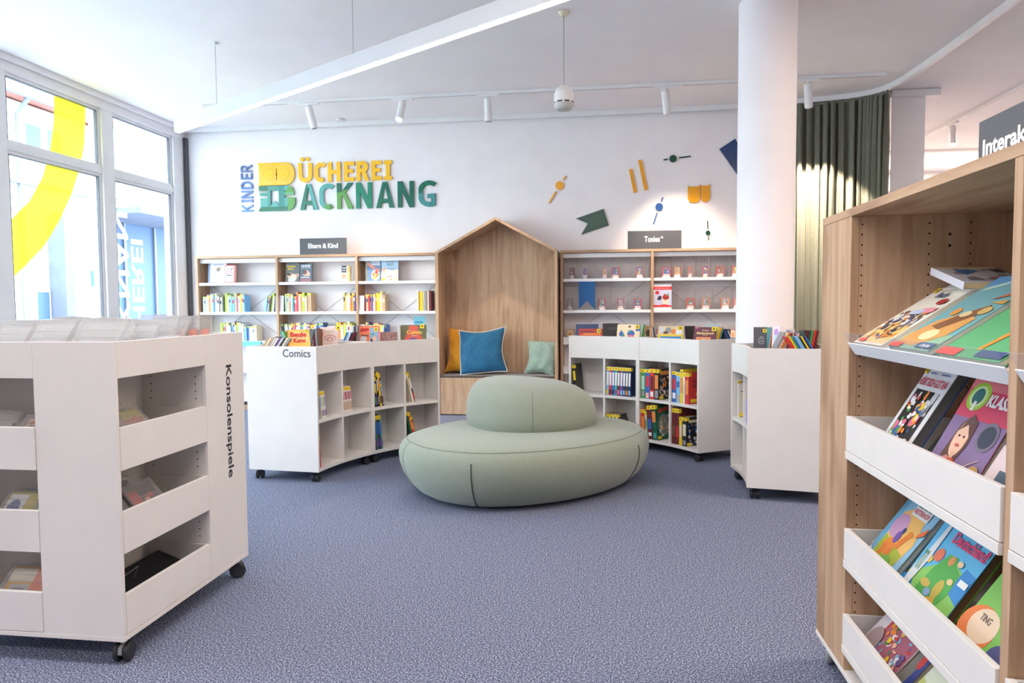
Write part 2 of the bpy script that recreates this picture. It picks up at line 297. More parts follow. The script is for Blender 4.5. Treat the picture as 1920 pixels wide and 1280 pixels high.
struct('trim_far_beam', 'wall_paint', lambda b: (b.box(3.02, 6.98, 11.3, 11.8, 3.30, ZC), b.box(3.02, 6.98, 11.55, 11.8, 3.02, 3.30)))
struct('trim_window_head', 'wall_paint', lambda b: (b.box(XW-.2, XW, -4.0, YB, 3.44, ZC), b.box(XW, XW+.05, -4, YB, 3.53, ZC)))
struct('wall_left_light_block', 'wall_paint', lambda b: b.box(XW-.2, XW, -4.0, 1.279, .35, 3.44))  # unseen stretch, closed instead of glazed to cut daylight from behind
struct('trim_corner', 'dark_grey_board', lambda b: b.box(XW+.005, XW+.04, YB-.06, YB-.001, 0, 3.46))
struct('baseboard_back', 'white_laminate', lambda b: b.box(XW, 3.0, YB-.012, YB, 0, .06))
struct('trim_window_sill', 'wall_paint', lambda b: b.box(XW-.2, XW+.0, -4.0, YB, 0, .35))
# window wall: posts every 1.4 m, a transom, glass panes
ycut = [8.45]; edges = [(8.19, 8.45), (6.935, 7.11)]
y = 5.72
while y > 1.2: edges.append((y-.20, y)); y -= 1.41
bays = [(edges[i+1][1], edges[i][0]) for i in range(len(edges)-1)]
for k, (a, b_) in enumerate(edges):
    struct('trim_post_%d' % (k+1), 'white_metal', lambda b, a=a, b_=b_: (b.box(XW-.16, XW, a, b_, .35, 3.44),), bevel=.004)
for k, (a, b_) in enumerate(bays):
    def fn(b, a=a, b_=b_):
        for (z0, z1) in ((.35, 2.74), (2.80, 3.44)):
            f = .035
            b.box(XW-.11, XW-.03, a, a+f, z0, z1); b.box(XW-.11, XW-.03, b_-f, b_, z0, z1); b.box(XW-.11, XW-.03, a+f, b_-f, z0, z0+f); b.box(XW-.11, XW-.03, a+f, b_-f, z1-f, z1)
        b.box(XW-.14, XW-.012, a, b_, 2.74, 2.80)
    w = struct('window_%d' % (k+1), 'white_metal', fn)
    MB().box(XW-.075, XW-.065, a+.03, b_-.03, .38, 2.71).box(XW-.075, XW-.065, a+.03, b_-.03, 2.83, 3.41).build('window_glass', 'window_glass', w)
    g = MB()
    for z0, z1 in ((.385, 2.705), (2.835, 3.405)):
        for yy in (a+.035, b_-.041): g.box(XW-.062, XW-.028, yy, yy+.006, z0, z1)
        g.box(XW-.062, XW-.028, a+.04, b_-.04, z1-.006, z1)
    g.build('window_gasket', 'dark_grey_board', w)
    if k == 1:   # yellow ring film and k == 0 lettering live on the outside of the panes
        Cy, Cz = 4.77, 3.33
        outer = [(6.804, 3.508), (6.79, 3.25), (6.767, 3.003), (6.687, 2.745), (6.559, 2.46), (6.388, 2.178), (6.18, 1.905), (5.96, 1.711), (5.78, 1.568), (5.72, 1.53)]
        inner = [(6.381, 3.477), (6.375, 3.3), (6.364, 3.165), (6.296, 2.83), (6.186, 2.56), (6.019, 2.311), (5.769, 2.084), (5.72, 2.06)]
        r = MB(); ring = [(y_, min(z_, 3.41)) for y_, z_ in outer] + [(y_, min(z_, 3.41)) for y_, z_ in inner[::-1]]
        # strip quads between the two edges
        def res(pts, n):
            d = [0]
            for i in range(1, len(pts)): d.append(d[-1]+math.dist(pts[i], pts[i-1]))
            out = []
            for q in range(n+1):
                t_ = d[-1]*q/n; i = max(j for j in range(len(d)) if d[j] <= t_+1e-9); i = min(i, len(pts)-2); u = (t_-d[i])/(d[i+1]-d[i]); out.append((pts[i][0]+(pts[i+1][0]-pts[i][0])*u, pts[i][1]+(pts[i+1][1]-pts[i][1])*u))
            return out
        A, B = res([(y_, min(z_, 3.41)) for y_, z_ in outer], 24), res([(y_, min(z_, 3.41)) for y_, z_ in inner], 24)
        vs = [(XW-.0775, p[0], p[1]) for p in A+B]; r.add(vs, [(i, i+1, 25+i+1, 25+i) for i in range(24)])
        r.build('ring_film', 'yellow_film', w, label='yellow translucent ring film on the pane')
    if k == 2:
        pts = [(5.50, 1.42), (5.50, 1.92), (5.2, 1.72), (4.85, 1.62), (4.4, 1.60), (4.4, 1.2), (4.85, 1.2), (5.2, 1.27)]
        r = MB(); r.add([(XW-.0775, p[0], p[1]) for p in pts], [tuple(range(len(pts)))]); r.build('ring_film', 'yellow_film', w, label='yellow translucent ring film on the pane')
    if k == 0:
        mb = MB(); Mo = fr((XW-.0775, 0, 0), (0, 0, 1), (0, 1, 0), (-1, 0, 0))
        mb.text('ACKNANG', Mo, .45, 7.15, 2.72, 7.40, depth=.001, bold=.02); mb.text('ÜCHEREI', Mo, .45, 7.44, 2.09, 7.70, depth=.001, bold=.02)
        mb.build('window_lettering', 'white_film', w, label='white film lettering seen from behind')
# column
mb = MB(); mb.lathe([(.212, 0), (.212, ZC)], 48); col_ = mb.build('column', 'wall_paint', smooth=True, kind='structure'); 
col_.location = (1.232, 5.625, 0)
# ceiling rail along the wall, curving round towards the aisle
def smoothpath(pts, n=8):
    pts = [Vector(p) for p in pts]; out = []
    for i in range(len(pts)-1):
        a = pts[max(i-1, 0)]; b = pts[i]; c = pts[i+1]; d = pts[min(i+2, len(pts)-1)]
        for k in range(n):
            t_ = k/n; out.append(.5*((2*b)+(c-a)*t_+(2*a-5*b+4*c-d)*t_*t_+(3*b-a-3*c+d)*t_**3))
    return out+[pts[-1]]
RAILP = [(-5.3, 8.41), (-3, 8.41), (0, 8.40), (1.5, 8.37), (2.15, 8.27), (2.50, 8.20), (2.72, 8.13), (2.88, 8.0), (2.98, 7.75), (3.02, 7.3), (3.04, 6.4), (3.04, 5), (3.04, 2), (3.04, 0)]
rail = smoothpath([(x, y_, 0) for x, y_ in RAILP], 8)
mb = MB()
def sweep(mb, path, hw, z0, z1):
    vs = []; n = len(path)
    for i, p in enumerate(path):
        t_ = (path[min(i+1, n-1)]-path[max(i-1, 0)]).normalized(); q = Vector((-t_.y, t_.x, 0))
        for s_, z in ((-1, z0), (1, z0), (1, z1), (-1, z1)): vs.append(tuple(p+q*hw*s_+Vector((0, 0, z))))
    mb.add(vs, [(i*4+j, i*4+(j+1) % 4, (i+1)*4+(j+1) % 4, (i+1)*4+j) for i in range(n-1) for j in range(4)]+[(3, 2, 1, 0), tuple(4*(n-1)+j for j in range(4))])
sweep(mb, rail, .022, ZC-.055, ZC-.001)
mb.build('curtain_rail', 'white_metal', label='white ceiling rail running along the wall and curving round the curtain', cat='curtain rail')
# curtain
cp = smoothpath([(x, y_, 0) for x, y_ in ((1.80, 8.335), (1.95, 8.31), (2.15, 8.27), (2.50, 8.20), (2.72, 8.13), (2.86, 8.02), (2.94, 7.86))], 60)
mb = MB(); n = len(cp); rows = [3.52, 3.49, 3.46, 3.3, 3.0, 2.5, 2.0, 1.5, 1.0, .5, .03]; vs = []
rr = random.Random(3); ph = []; s_ = 0
for i in range(n): ph.append(s_); s_ += .34+.16*math.sin(i*.05)+rr.uniform(-.05, .05)
for zi, z in enumerate(rows):
    for i, p in enumerate(cp):
        t_ = (cp[min(i+1, n-1)]-cp[max(i-1, 0)]).normalized(); q = Vector((-t_.y, t_.x, 0)); amp = (.012 if zi < 2 else .03 if zi < 4 else .042)*(1+.35*math.sin(i*.11+1))
        a_ = ph[i]*(1 if zi > 2 else 1)+.25*math.sin(i*.07+z*1.1)*(3.5-z)/3.5
        d_ = amp*(math.sin(a_)+.35*math.sin(2.3*a_+1)); vs.append(tuple(p+q*d_+t_*(.014*math.sin(a_*2+z))+Vector((0, 0, z))))
mb.add(vs, [(k*n+i, (k+1)*n+i, (k+1)*n+i+1, k*n+i+1) for k in range(len(rows)-1) for i in range(n-1)])
cu = mb.build('curtain', 'curtain_cloth', smooth='all', label='long grey-green pleated curtain behind the round white column', cat='curtain')
sm = cu.modifiers.new('thick', 'SOLIDIFY'); sm.thickness = .003
mb = MB(); mb.tube([(p.x, p.y, 3.50) for p in cp[::6]], .012, 6); mb.build('heading_tape', 'curtain_cloth', cu)
# roller blind panel past the curtain
b = empty('roller_blind', (3.08, 8.12, 0), 'white roller blind hanging beside the green curtain', 'blind')
P(b, 'blind_case', 'white_metal', lambda m: m.box(3.06, 3.56, 8.08, 8.17, ZC-.075, ZC-.002), bevel=.006)
P(b, 'blind_cloth', 'wall_paint', lambda m: m.box(3.08, 3.42, 8.122, 8.128, .35, ZC-.07))
P(b, 'bottom_bar', 'white_metal', lambda m: m.box(3.08, 3.42, 8.112, 8.138, .31, .352))
# ------------------------------------------------------------ tracks and spots
tr = empty('lighting_track', (-.9, 7.48, ZC), 'long white spotlight track on the ceiling in front of the wall', 'lighting track')
P(tr, 'track_profile', 'white_metal', lambda m: m.box(-4.5, 2.78, 7.45, 7.485, ZC-.035, ZC-.001))
P(tr, 'track_slot', 'grey_plastic', lambda m: [m.box(a, c, 7.463, 7.472, ZC-.0365, ZC-.035) for a, c in ((-4.4, -3.5), (-3.1, -2.3), (-2.0, -1.35), (-1.1, .5), (.8, 1.95), (2.15, 2.7))])
def spotlight(x, yaw, tilt, label, beam=None, y0=7.467, on=False, along='x'):
    t = empty('track_spotlight', (x, y0, ZC-.035), label, 'spotlight', 'white cylinder spotlights')
    s = (lambda m: m.box(x-.12, x+.12, y0-.018, y0+.018, ZC-.058, ZC-.036)) if along == 'x' else (lambda m: m.box(x-.018, x+.018, y0-.12, y0+.12, ZC-.058, ZC-.036))
    P(t, 'adapter', 'white_metal', s, bevel=.004)
    P(t, 'stem', 'white_metal', lambda m: m.tube([(x, y0, ZC-.058), (x, y0, ZC-.10)], .009, 10), smooth=True)
    d = Vector((math.sin(yaw)*math.sin(tilt), math.cos(yaw)*math.sin(tilt), -math.cos(tilt)))
    p0 = Vector((x, y0, ZC-.085)) - d*.01; p1 = p0 + d*.24
    P(t, 'lamp_housing', 'white_metal', lambda m: m.tube([p0, p0+d*.004, p1-d*.004, p1], [.034, .040, .040, .036], 24), smooth=True)
    P(t, 'lens', 'lamp_lens' if on else 'grey_plastic', lambda m: m.tube([p1+d*.0005, p1+d*.002], [.033, .031], 20), label='lit lens' if on else None)
    if beam: spot(p1+d*.01, p1+d*2, beam[0], beam[1], blend=beam[2] if len(beam) > 2 else .6)
    return t
R = math.radians
spotlight(-3.25, R(60), R(14), 'white spotlight tilted over the yellow wall lettering', (110, 80, .9))
spotlight(-2.18, R(185), R(28), 'white spotlight with its glowing lens turned to the room', (70, 70), on=True)
spotlight(-1.24, R(10), R(5), 'white spotlight pointing down above the oak house alcove', (60, 60))
spotlight(.62, R(20), R(22), 'white spotlight pointing down between the hanging sensor and the column', (150, 70, .9))
spotlight(2.03, R(22), R(27), 'white spotlight beside the column shining on the green curtain', (430, 62, .25))
t2 = empty('lighting_track', (4.35, 9.2, ZC), 'white spotlight track over the rear aisle beyond the roller blind', 'lighting track')
P(t2, 'track_profile', 'white_metal', lambda m: m.box(4.33, 4.365, 3.0, 11.2, ZC-.035, ZC-.001))
P(t2, 'track_slot', 'grey_plastic', lambda m: m.box(4.344, 4.351, 6.0, 9.2, ZC-.0365, ZC-.035))
spotlight(4.348, R(200), R(14), 'white spotlight with a lit lens on the rear aisle track', (40, 80), y0=9.55, on=True, along='y')
# linear pendant light
A_ = Vector((-3.97, 6.14, 2.93)); B_ = Vector((.75, 3.23, 2.93)); dr = (B_-A_).normalized(); Mx = fr(A_, dr, (0, 0, 1)); Ln = (B_-A_).length
lp = empty('pendant_light', tuple(A_), 'long white linear pendant light with a glowing strip underneath', 'pendant light')
P(lp, 'light_housing', 'lamp_housing_paint', lambda m: m.box(0, Ln, .004, .112, -.030, .030, M=Mx), bevel=.002)
P(lp, 'light_diffuser', 'led_diffuser', lambda m: m.box(.01, Ln-.01, -.001, .004, -.019, .019, M=Mx), label='glowing white strip')
for q in (.74, 2.62, 4.6):
    pt = A_+dr*q
    P(lp, 'suspension_cable', 'wire_grey', lambda m: m.tube([(pt.x, pt.y, 3.05), (pt.x, pt.y, ZC-.01)], .0018, 6))
    P(lp, 'ceiling_cup', 'white_metal', lambda m: m.tube([(pt.x, pt.y, ZC-.022), (pt.x, pt.y, ZC-.001)], .022, 16), smooth=True)
# hanging sensor / speaker
sx, sy = -.317, 5.563
sp = empty('hanging_speaker', (sx, sy, 2.83), 'white rounded speaker hanging on a thin cable from the ceiling', 'speaker')
P(sp, 'speaker_body', 'white_plastic', lambda m: m.lathe([(.012, 3.015), (.035, 3.008), (.062, 2.985), (.077, 2.95), (.080, 2.905), (.079, 2.885)], 32, M=Matrix.Translation((sx, sy, 0))), smooth=True)
P(sp, 'vent_ring', 'black_print', lambda m: m.lathe([(.072, 2.886), (.072, 2.874)], 32, M=Matrix.Translation((sx, sy, 0))), smooth=True, label='dark slotted ring')
P(sp, 'speaker_grille', 'grille_plastic', lambda m: m.lathe([(.0, 2.822), (.05, 2.824), (.071, 2.838), (.078, 2.858), (.078, 2.874)], 32, M=Matrix.Translation((sx, sy, 0)), cap0=False), smooth=True, label='pale grey grille dome')
P(sp, 'vent_bridge', 'white_plastic', lambda m: [m.box(.070, .080, -.008, .008, 2.872, 2.888, M=Matrix.Translation((sx, sy, 0)) @ Matrix.Rotation(k*math.pi/4, 4, 'Z')) for k in range(8)])
P(sp, 'cable', 'wire_grey', lambda m: m.tube([(sx, sy, 3.012), (sx, sy, 3.56)], .003, 6))
P(sp, 'ceiling_rose', 'cream_plastic', lambda m: m.tube([(sx, sy, 3.545), (sx, sy, 3.565), (sx, sy, 3.579)], [.018, .04, .044], 20), smooth=True, label='cream ceiling rose')
# small sensor disc on the ceiling near the wall
q = at('z', ZC, 656, 236); MB().lathe([(.055, 0), (.06, .012), (.06, .02)], 24).build('smoke_detector', 'white_plastic', M=Matrix.Translation((q.x, min(q.y, 8.3), ZC-.021)), smooth=True, label='small flat white disc detector on the ceiling above the lettering', cat='detector')
# ------------------------------------------------------------ wall lettering and shapes
YW = YB-.001
def wl(px, py): p = at('y', YB-.02, px, py); return (p.x, p.z)
MW = fr((0, YB-.004, 0), (1, 0, 0), (0, 0, 1), (0, -1, 0))   # u=x, v=z, w away from the wall
def letter(ch, x0, z0, x1, z1, col, label, splits=(), rot=False, group='letters of the wall name', bold=.035):
    mb = MB()
    if rot: stroke_letter(mb, ch, z0, -x1, z1, -x0, .020, col, fr((0, YB-.004, 0), (0, 0, 1), (-1, 0, 0), (0, -1, 0)), .014)
    else:
        t_ = .052 if z0 > 2.8 else .056; zt = z1-.072 if ch == 'Ü' else z1
        stroke_letter(mb, 'U' if ch == 'Ü' else ch, x0, z0, x1, zt, t_, col, MW, .018)
        if ch == 'Ü':
            for q_ in (.3, .7): mb.prism(disc(x0+(x1-x0)*q_, z1-.026, .026, .026, 20), 0, .018, col, M=MW)
    o = mb.build('wall_letter', 'wall_letter', label=label, cat='wall letter', group=group)
    for (px, pz, nx, nz, c2) in splits:   # recolour what lies on the positive side of a line
        bm = bmesh.new(); bm.from_mesh(o.data); lay = bm.loops.layers.float_color['Col']
        P0 = Vector((x0+(x1-x0)*px, 0, z0+(z1-z0)*pz)); nn = Vector((nx, 0, nz)).normalized()
        bmesh.ops.bisect_plane(bm, geom=bm.verts[:]+bm.edges[:]+bm.faces[:], plane_co=P0, plane_no=nn)
        for f in bm.faces:
            if (f.calc_center_median()-P0).dot(nn) > 0:
                for l_ in f.loops: l_[lay] = c2
        bm.to_mesh(o.data); bm.free()
    return o
YEL, DG, TE, GR, NG = S(253, 196, 40), S(0, 112, 86), S(84, 168, 164), S(92, 160, 70), S(4, 134, 104)
def zx(a, b): return 430+a/4.8, 280+b/4.8
U = [('Ü', 620, 745), ('C', 765, 865), ('H', 885, 1000), ('E', 1030, 1125), ('R', 1145, 1255), ('E', 1278, 1370), ('I', 1392, 1462)]
for i, (ch, a, b) in enumerate(U):
    x0 = wl(*zx(a, 200))[0]; x1 = wl(*zx(b, 200))[0]; z1 = 3.168 if ch == 'Ü' else 3.095
    nm = {'Ü': 'yellow wall letter U with two dots, first of the upper word', 'C': 'yellow wall letter C after the dotted U', 'H': 'yellow wall letter H in the upper word', 'R': 'yellow wall letter R in the upper word', 'I': 'yellow wall letter I ending the upper word'}.get(ch) or ('yellow wall letter E between H and R' if i == 3 else 'yellow wall letter E between R and I')
    letter(ch, x0, 2.852, x1, z1, YEL, nm)
Lw = [('A', 635, 795, 'green wall letter A with a teal leg, first of the lower word', DG, [(.62, .5, .93, .30, TE)]), ('C', 810, 938, 'teal wall letter C with a green lower tip', TE, [(.6, .22, .6, -.8, GR)]), ('K', 968, 1115, 'bright green wall letter K with a dark top', GR, [(.5, .72, -.3, 1, DG)]),
      ('N', 1140, 1285, 'emerald wall letter N after the bright green K', NG, []), ('A', 1320, 1482, 'dark green wall letter A between two letters N', DG, []), ('N', 1515, 1662, 'dark green wall letter N before the G', S(0, 104, 82), []), ('G', 1703, 1855, 'wall letter G, dark green above and teal below', DG, [(.5, .52, 0, -1, S(60, 146, 146))])]
for ch, a, b, nm, c, sp_ in Lw:
    letter(ch, wl(*zx(a, 430))[0], 2.512, wl(*zx(b, 430))[0], 2.832, c, nm, sp_)
x0, x1 = wl(*zx(105, 400))[0], wl(*zx(208, 400))[0]
for ch, a, b, c in (('K', 560, 495, S(112, 150, 214)), ('I', 476, 450, S(104, 142, 208)), ('N', 438, 372, S(96, 134, 202)), ('D', 355, 288, S(84, 124, 196)), ('E', 268, 214, S(76, 116, 190)), ('R', 204, 140, S(98, 126, 178))):
    letter(ch, x0, wl(*zx(150, a))[1], x1, wl(*zx(150, b))[1], c, 'blue wall letter %s turned sideways in the word beside the emblem' % ch, rot=True, bold=.02)
lg = empty('wall_emblem', (-4.37, YB-.03, 2.51), 'yellow and green B shaped emblem with two owl eyes on the wall', 'emblem')
ex0, ex1, ez0, ezm, ez1 = wl(484, 350)[0], wl(553, 350)[0], 2.508, 2.826, 3.112
W_ = ex1-ex0
def bshape(x0, z0, x1, z1):
    r = (z1-z0)/2; pts = [(x0, z0), (x1-r*.8, z0)]+[(x1-r*.8+r*.8*math.cos(math.radians(a)), (z0+z1)/2+r*math.sin(math.radians(a))) for a in range(-84, 90, 12)]+[(x1-r*.8, z1), (x0, z1), (x0+.018, z1-.03), (x0+.018, z0+.03)]
    return pts
P(lg, 'upper_block', 'wall_letter', lambda m: m.prism(bshape(ex0, ezm+.005, ex1, ez1), 0, .022, YEL, M=MW), label='yellow block')
def eyes(m):
    for cx in (ex0+W_*.31, ex0+W_*.72):
        cz = (ezm+ez1)/2; s = (ez1-ezm)/2
        m.prism(disc(cx, cz, s*.86, s*.86, 40), .022, .0235, S(253, 208, 96), M=MW); m.prism(disc(cx, cz, s*.76, s*.76, 40), .022, .025, YEL, M=MW)
        m.prism(disc(cx, cz, s*.46, s*.46, 30), .022, .0265, S(240, 190, 60), M=MW); m.prism(disc(cx, cz, s*.40, s*.40, 30), .022, .028, S(255, 206, 50), M=MW); m.prism(disc(cx, cz, s*.20, s*.20, 24), .022, .030, S(255, 196, 10), M=MW)
P(lg, 'owl_eyes', 'wall_letter', eyes, label='two ringed owl eyes')
h_ = ezm-.005-ez0
def lower(m):
    X = lambda f: ex0+W_*f
    Z = lambda f: ez0+h_*f
    q = lambda a, b, c, d, col, w=.022: m.prism([(X(a), Z(b)), (X(c), Z(b)), (X(c), Z(d)), (X(a), Z(d))], 0, w, col, M=MW)
    q(.02, .82, .26, 1, DG); q(.04, .62, .26, .74, S(50, 150, 140)); q(.06, .17, .26, .52, TE); q(.26, .17, .34, 1, S(48, 140, 132)); q(.34, .82, .56, 1, S(60, 150, 140))
    m.prism([(X(.34), Z(.17)), (X(.56), Z(.17)), (X(.56), Z(.22)), (X(.45), Z(.40)), (X(.34), Z(.22))], 0, .022, TE, M=MW)
    q(.56, .17, .72, 1, S(40, 138, 128)); q(.72, .82, .86, 1, TE); q(.72, .62, .97, .74, S(100, 170, 120)); q(.72, .17, .80, .52, TE)
    m.prism([(X(.0), Z(0)), (X(.82), Z(0)), (X(.80), Z(.17)), (X(.06), Z(.17))], 0, .022, DG, M=MW)
    m.prism([(X(.86), Z(1)), (X(.72), Z(.74)), (X(.97), Z(.74)), (X(.94), Z(.9))], 0, .0222, GR, M=MW)
    m.prism([(X(.80), Z(.52)), (X(1.0), Z(.52)), (X(1.0), Z(.3)), (X(.95), Z(.1)), (X(.84), Z(0)), (X(.80), Z(.0))], 0, .0222, GR, M=MW)
P(lg, 'lower_block', 'wall_letter', lower, label='green and teal striped block with a bookmark gap')
def zy(a, b): return 960+a/3.368, 100+b/3.368
def shape(name, label, polys, col, cat='wall decoration', grp='coloured shapes on the wall'):
    mb = MB()
    for p in polys: mb.prism([wl(*zy(a, b)) for a, b in p], 0, .012, col, M=MW)
    return mb.build(name, 'wall_letter', label=label, cat=cat, group=grp, bevel=0)
def bar(a, b, w):
    dx, dy = b[0]-a[0], b[1]-a[1]; l = math.hypot(dx, dy); nx, ny = -dy/l*w/2, dx/l*w/2
    return [(a[0]+nx, a[1]+ny), (b[0]+nx, b[1]+ny), (b[0]-nx, b[1]-ny), (a[0]-nx, a[1]-ny)]
YS, GS, BS = S(238, 164, 14), S(20, 74, 58), S(44, 92, 156)
shape('wall_shape', 'yellow dot with two slanting dashes on the wall', [disc(301, 834, 27, 27, 28), bar((341, 772), (324, 800), 8), bar((278, 870), (234, 945), 9)], YS)
shape('wall_shape', 'dark green dot with two level dashes high on the wall', [disc(1018, 664, 23, 23, 28), bar((957, 672), (983, 667), 8), bar((1055, 658), (1129, 649), 8)], GS)
shape('wall_shape', 'blue dot with two steep dashes above the black sign', [disc(930, 969, 24, 24, 28), bar((953, 908), (943, 934), 7), bar((917, 1005), (893, 1077), 7)], BS)
shape('wall_shape', 'small green dot with two upright dashes near the column', [disc(1238, 1133, 15, 15, 24), bar((1235, 1057), (1237, 1107), 5), bar((1240, 1158), (1241, 1176), 5)], GS)
shape('wall_shape', 'dark green swallow-tailed flag on the wall', [[(405, 1042), (578, 981), (611, 1085), (437, 1144), (478, 1074)]], GS)
shape('wall_shape', 'shorter of the two yellow slanting bars', [bar((750, 730), (779, 878), 22)], YS)
shape('wall_shape', 'longer of the two yellow slanting bars', [bar((808, 672), (847, 862), 22)], YS)
u_ = lambda a, b, t_, bt: [(a, t_+2), (a+10, t_+10), (b-10, t_+7), (b, t_-4), (b, bt-26), (b-8, bt-9), (b-24, bt), (a+22, bt), (a+8, bt-8), (a, bt-26)]
shape('wall_shape', 'wider of the two yellow round-bottomed pockets on the wall', [u_(1112, 1187, 832, 943)], YS)
shape('wall_shape', 'narrower of the two yellow round-bottomed pockets on the wall', [u_(1193, 1251, 826, 938)], YS)
shape('wall_shape', 'navy blue slanting rectangle half hidden by the column', [[(1311, 603), (1409, 538), (1560, 760), (1460, 820), (1420, 758)]], S(22, 62, 118))
# ------------------------------------------------------------ oak bookcases on the wall
YS_ = 8.17; SH = [1.598, 1.232, .868]      # top faces of the three upper shelf boards
def bookcase(xs, x_end, label, ztop=1.93, trays=False):
    o = empty('bookcase', ((xs[0]+x_end)/2, YS_, 0), label, 'bookcase'); T = .030; allx = list(xs)+[x_end]
    for i, x in enumerate(allx):
        nm = 'side_panel' if i in (0, len(allx)-1) else 'divider'
        xa = x if i < len(allx)-1 else x-T
        P(o, nm, 'oak_upright', lambda m: m.box(xa, xa+T, YS_, YB-.013, 0, ztop-T), bevel=.0015)
    P(o, 'top_panel', 'oak_crosswise', lambda m: m.box(allx[0], x_end, YS_-.002, YB-.013, ztop-T, ztop), bevel=.0015)
    P(o, 'plinth', 'oak_crosswise', lambda m: m.box(allx[0]+T, x_end-T, YS_+.02, YS_+.04, 0, .06))
    for i in range(len(allx)-1):
        a = allx[i]+T; c = allx[i+1]-(T if i == len(allx)-2 else 0)
        P(o, 'back_panel', 'wall_paint', lambda m: m.box(a, c, YB-.028, YB-.014, .06, ztop-T))
        P(o, 'top_rail', 'white_metal', lambda m: m.box(a, c, YS_+.05, YS_+.075, ztop-T-.055, ztop-T-.004), label='white metal rail')
        zz = SH + ([] if trays else [.50, .14])
        for k, z in enumerate(zz):
            if trays and k == 2: continue
            P(o, 'shelf', 'white_metal', lambda m: m.box(a+.002, c-.002, YS_+.008, YB-.035, z-.034, z), bevel=.003)
        if trays:
            for z in (.915, .57, .25):
                P(o, 'shelf_tray', 'white_metal', lambda m: (m.box(a+.002, c-.002, YS_-.004, YS_+.014, z-.085, z), m.box(a+.002, c-.002, YS_+.014, YB-.035, z-.085, z-.075), m.box(a+.002, a+.012, YS_+.014, YB-.035, z-.075, z), m.box(c-.012, c-.002, YS_+.014, YB-.035, z-.075, z)))
        def wires(m):
            cx = (a+c)/2; y_ = YB-.036
            for (p, q) in (((a+.05, 1.56), (c-.05, .9)), ((c-.05, 1.56), (a+.05, .9))): m.tube([(p[0], y_, p[1]), (q[0], y_, q[1])], .0022, 6)
        P(o, 'cross_brace', 'wire_grey', wires, label='thin crossed grey wires')
    return o
bookcase([-5.093, -4.035, -3.008], -1.985, 'three-bay oak bookcase with white shelves between window and house alcove')
bookcase([-.512, .530], 1.60, 'two-bay oak bookcase with clear display cases beside the column', trays=True)
# sign boards
def sign_board(x0, x1, z0, z1, body, label, tu0, tu1, tv0, tv1):
    o = empty('sign_board', ((x0+x1)/2, YS_+.02, z0), label, 'sign')
    P(o, 'board', 'dark_grey_board', lambda m: m.box(x0, x1, YS_+.012, YS_+.020, z0, z1)); Ms = fr((0, YS_+.0115, 0), (1, 0, 0), (0, 0, 1), (0, -1, 0))
    P(o, 'lettering', 'white_print', lambda m: m.text(body, Ms, x0+(x1-x0)*tu0, z0+(z1-z0)*tv0, x0+(x1-x0)*tu1, z0+(z1-z0)*tv1, depth=.001, bold=.028))
    P(o, 'foot', 'dark_grey_board', lambda m: m.box(x0+.02, x1-.02, YS_+.0205, YS_+.09, z0, z0+.006)); return o
sign_board(-3.715, -3.119, 1.931, 2.128, 'Eltern & Kind', 'dark grey sign about parents and child on the three-bay bookcase', .18, .82, .38, .68)
_sb = sign_board(.264, .872, 1.931, 2.138, 'Tonies', 'dark grey sign with one short white word above the clear cases', .31, .60, .37, .70)
def regmark(m):
    cx, cz, r = .652, 2.060, .013; Ms = fr((0, YS_+.0115, 0), (1, 0, 0), (0, 0, 1), (0, -1, 0))
    m.tube([(cx+r*math.cos(a*math.pi/10), YS_+.011, cz+r*math.sin(a*math.pi/10)) for a in range(20)], .0016, 5, closed=True); m.text('R', Ms, cx-.006, cz-.007, cx+.006, cz+.008, depth=.001)
P(_sb, 'registered_mark', 'white_print', regmark)
# ------------------------------------------------------------ oak house alcove
hx0, hx1, hy0, hy1, hz, ha = -1.962, -.538, 7.99, 8.435, 1.925, 2.312; hc = (hx0+hx1)/2; T = .03
h = empty('house_alcove', (hc, hy0, 0), 'house-shaped oak seating alcove with a pointed roof against the wall', 'seating alcove')
P(h, 'side_panel', 'oak_upright', lambda m: m.prism([(hx0, 0), (hx0+T, 0), (hx0+T, hz-T*.1), (hx0, hz)], -hy1, -hy0, M=fr((0, 0, 0), (1, 0, 0), (0, 0, 1), (0, -1, 0))), bevel=.001)
P(h, 'side_panel', 'oak_upright', lambda m: m.prism([(hx1-T, 0), (hx1, 0), (hx1, hz), (hx1-T, hz-T*.1)], -hy1, -hy0, M=fr((0, 0, 0), (1, 0, 0), (0, 0, 1), (0, -1, 0))), bevel=.001)
sl = (ha-hz)/(hc-hx0); dz = T*math.sqrt(1+sl*sl)
P(h, 'roof_panel', 'oak_lengthwise', lambda m: m.prism([(hx0, hz), (hc, ha), (hc, ha-dz), (hx0+T, hz+T*sl-dz), (hx0, hz-.001)], -hy1, -hy0+.001, M=fr((0, 0, 0), (1, 0, 0), (0, 0, 1), (0, -1, 0))))
P(h, 'roof_panel', 'oak_lengthwise', lambda m: m.prism([(hx1, hz), (hc, ha), (hc, ha-dz), (hx1-T, hz+T*sl-dz), (hx1, hz-.001)], -hy1, -hy0+.001, M=fr((0, 0, 0), (1, 0, 0), (0, 0, 1), (0, -1, 0))))
P(h, 'back_panel', 'oak_upright', lambda m: m.prism([(hx0+T, .4), (hx1-T, .4), (hx1-T, hz+T*sl-dz), (hc, ha-dz), (hx0+T, hz+T*sl-dz)], -hy1, -hy1+.02, M=fr((0, 0, 0), (1, 0, 0), (0, 0, 1), (0, -1, 0))))
P(h, 'seat_front', 'oak_upright', lambda m: m.box(hx0+T, hx1-T, hy0+.01, hy0+.03, .012, .445))
P(h, 'seat_board', 'oak_crosswise', lambda m: m.box(hx0+T, hx1-T, hy0+.03, hy1-.02, .41, .44))
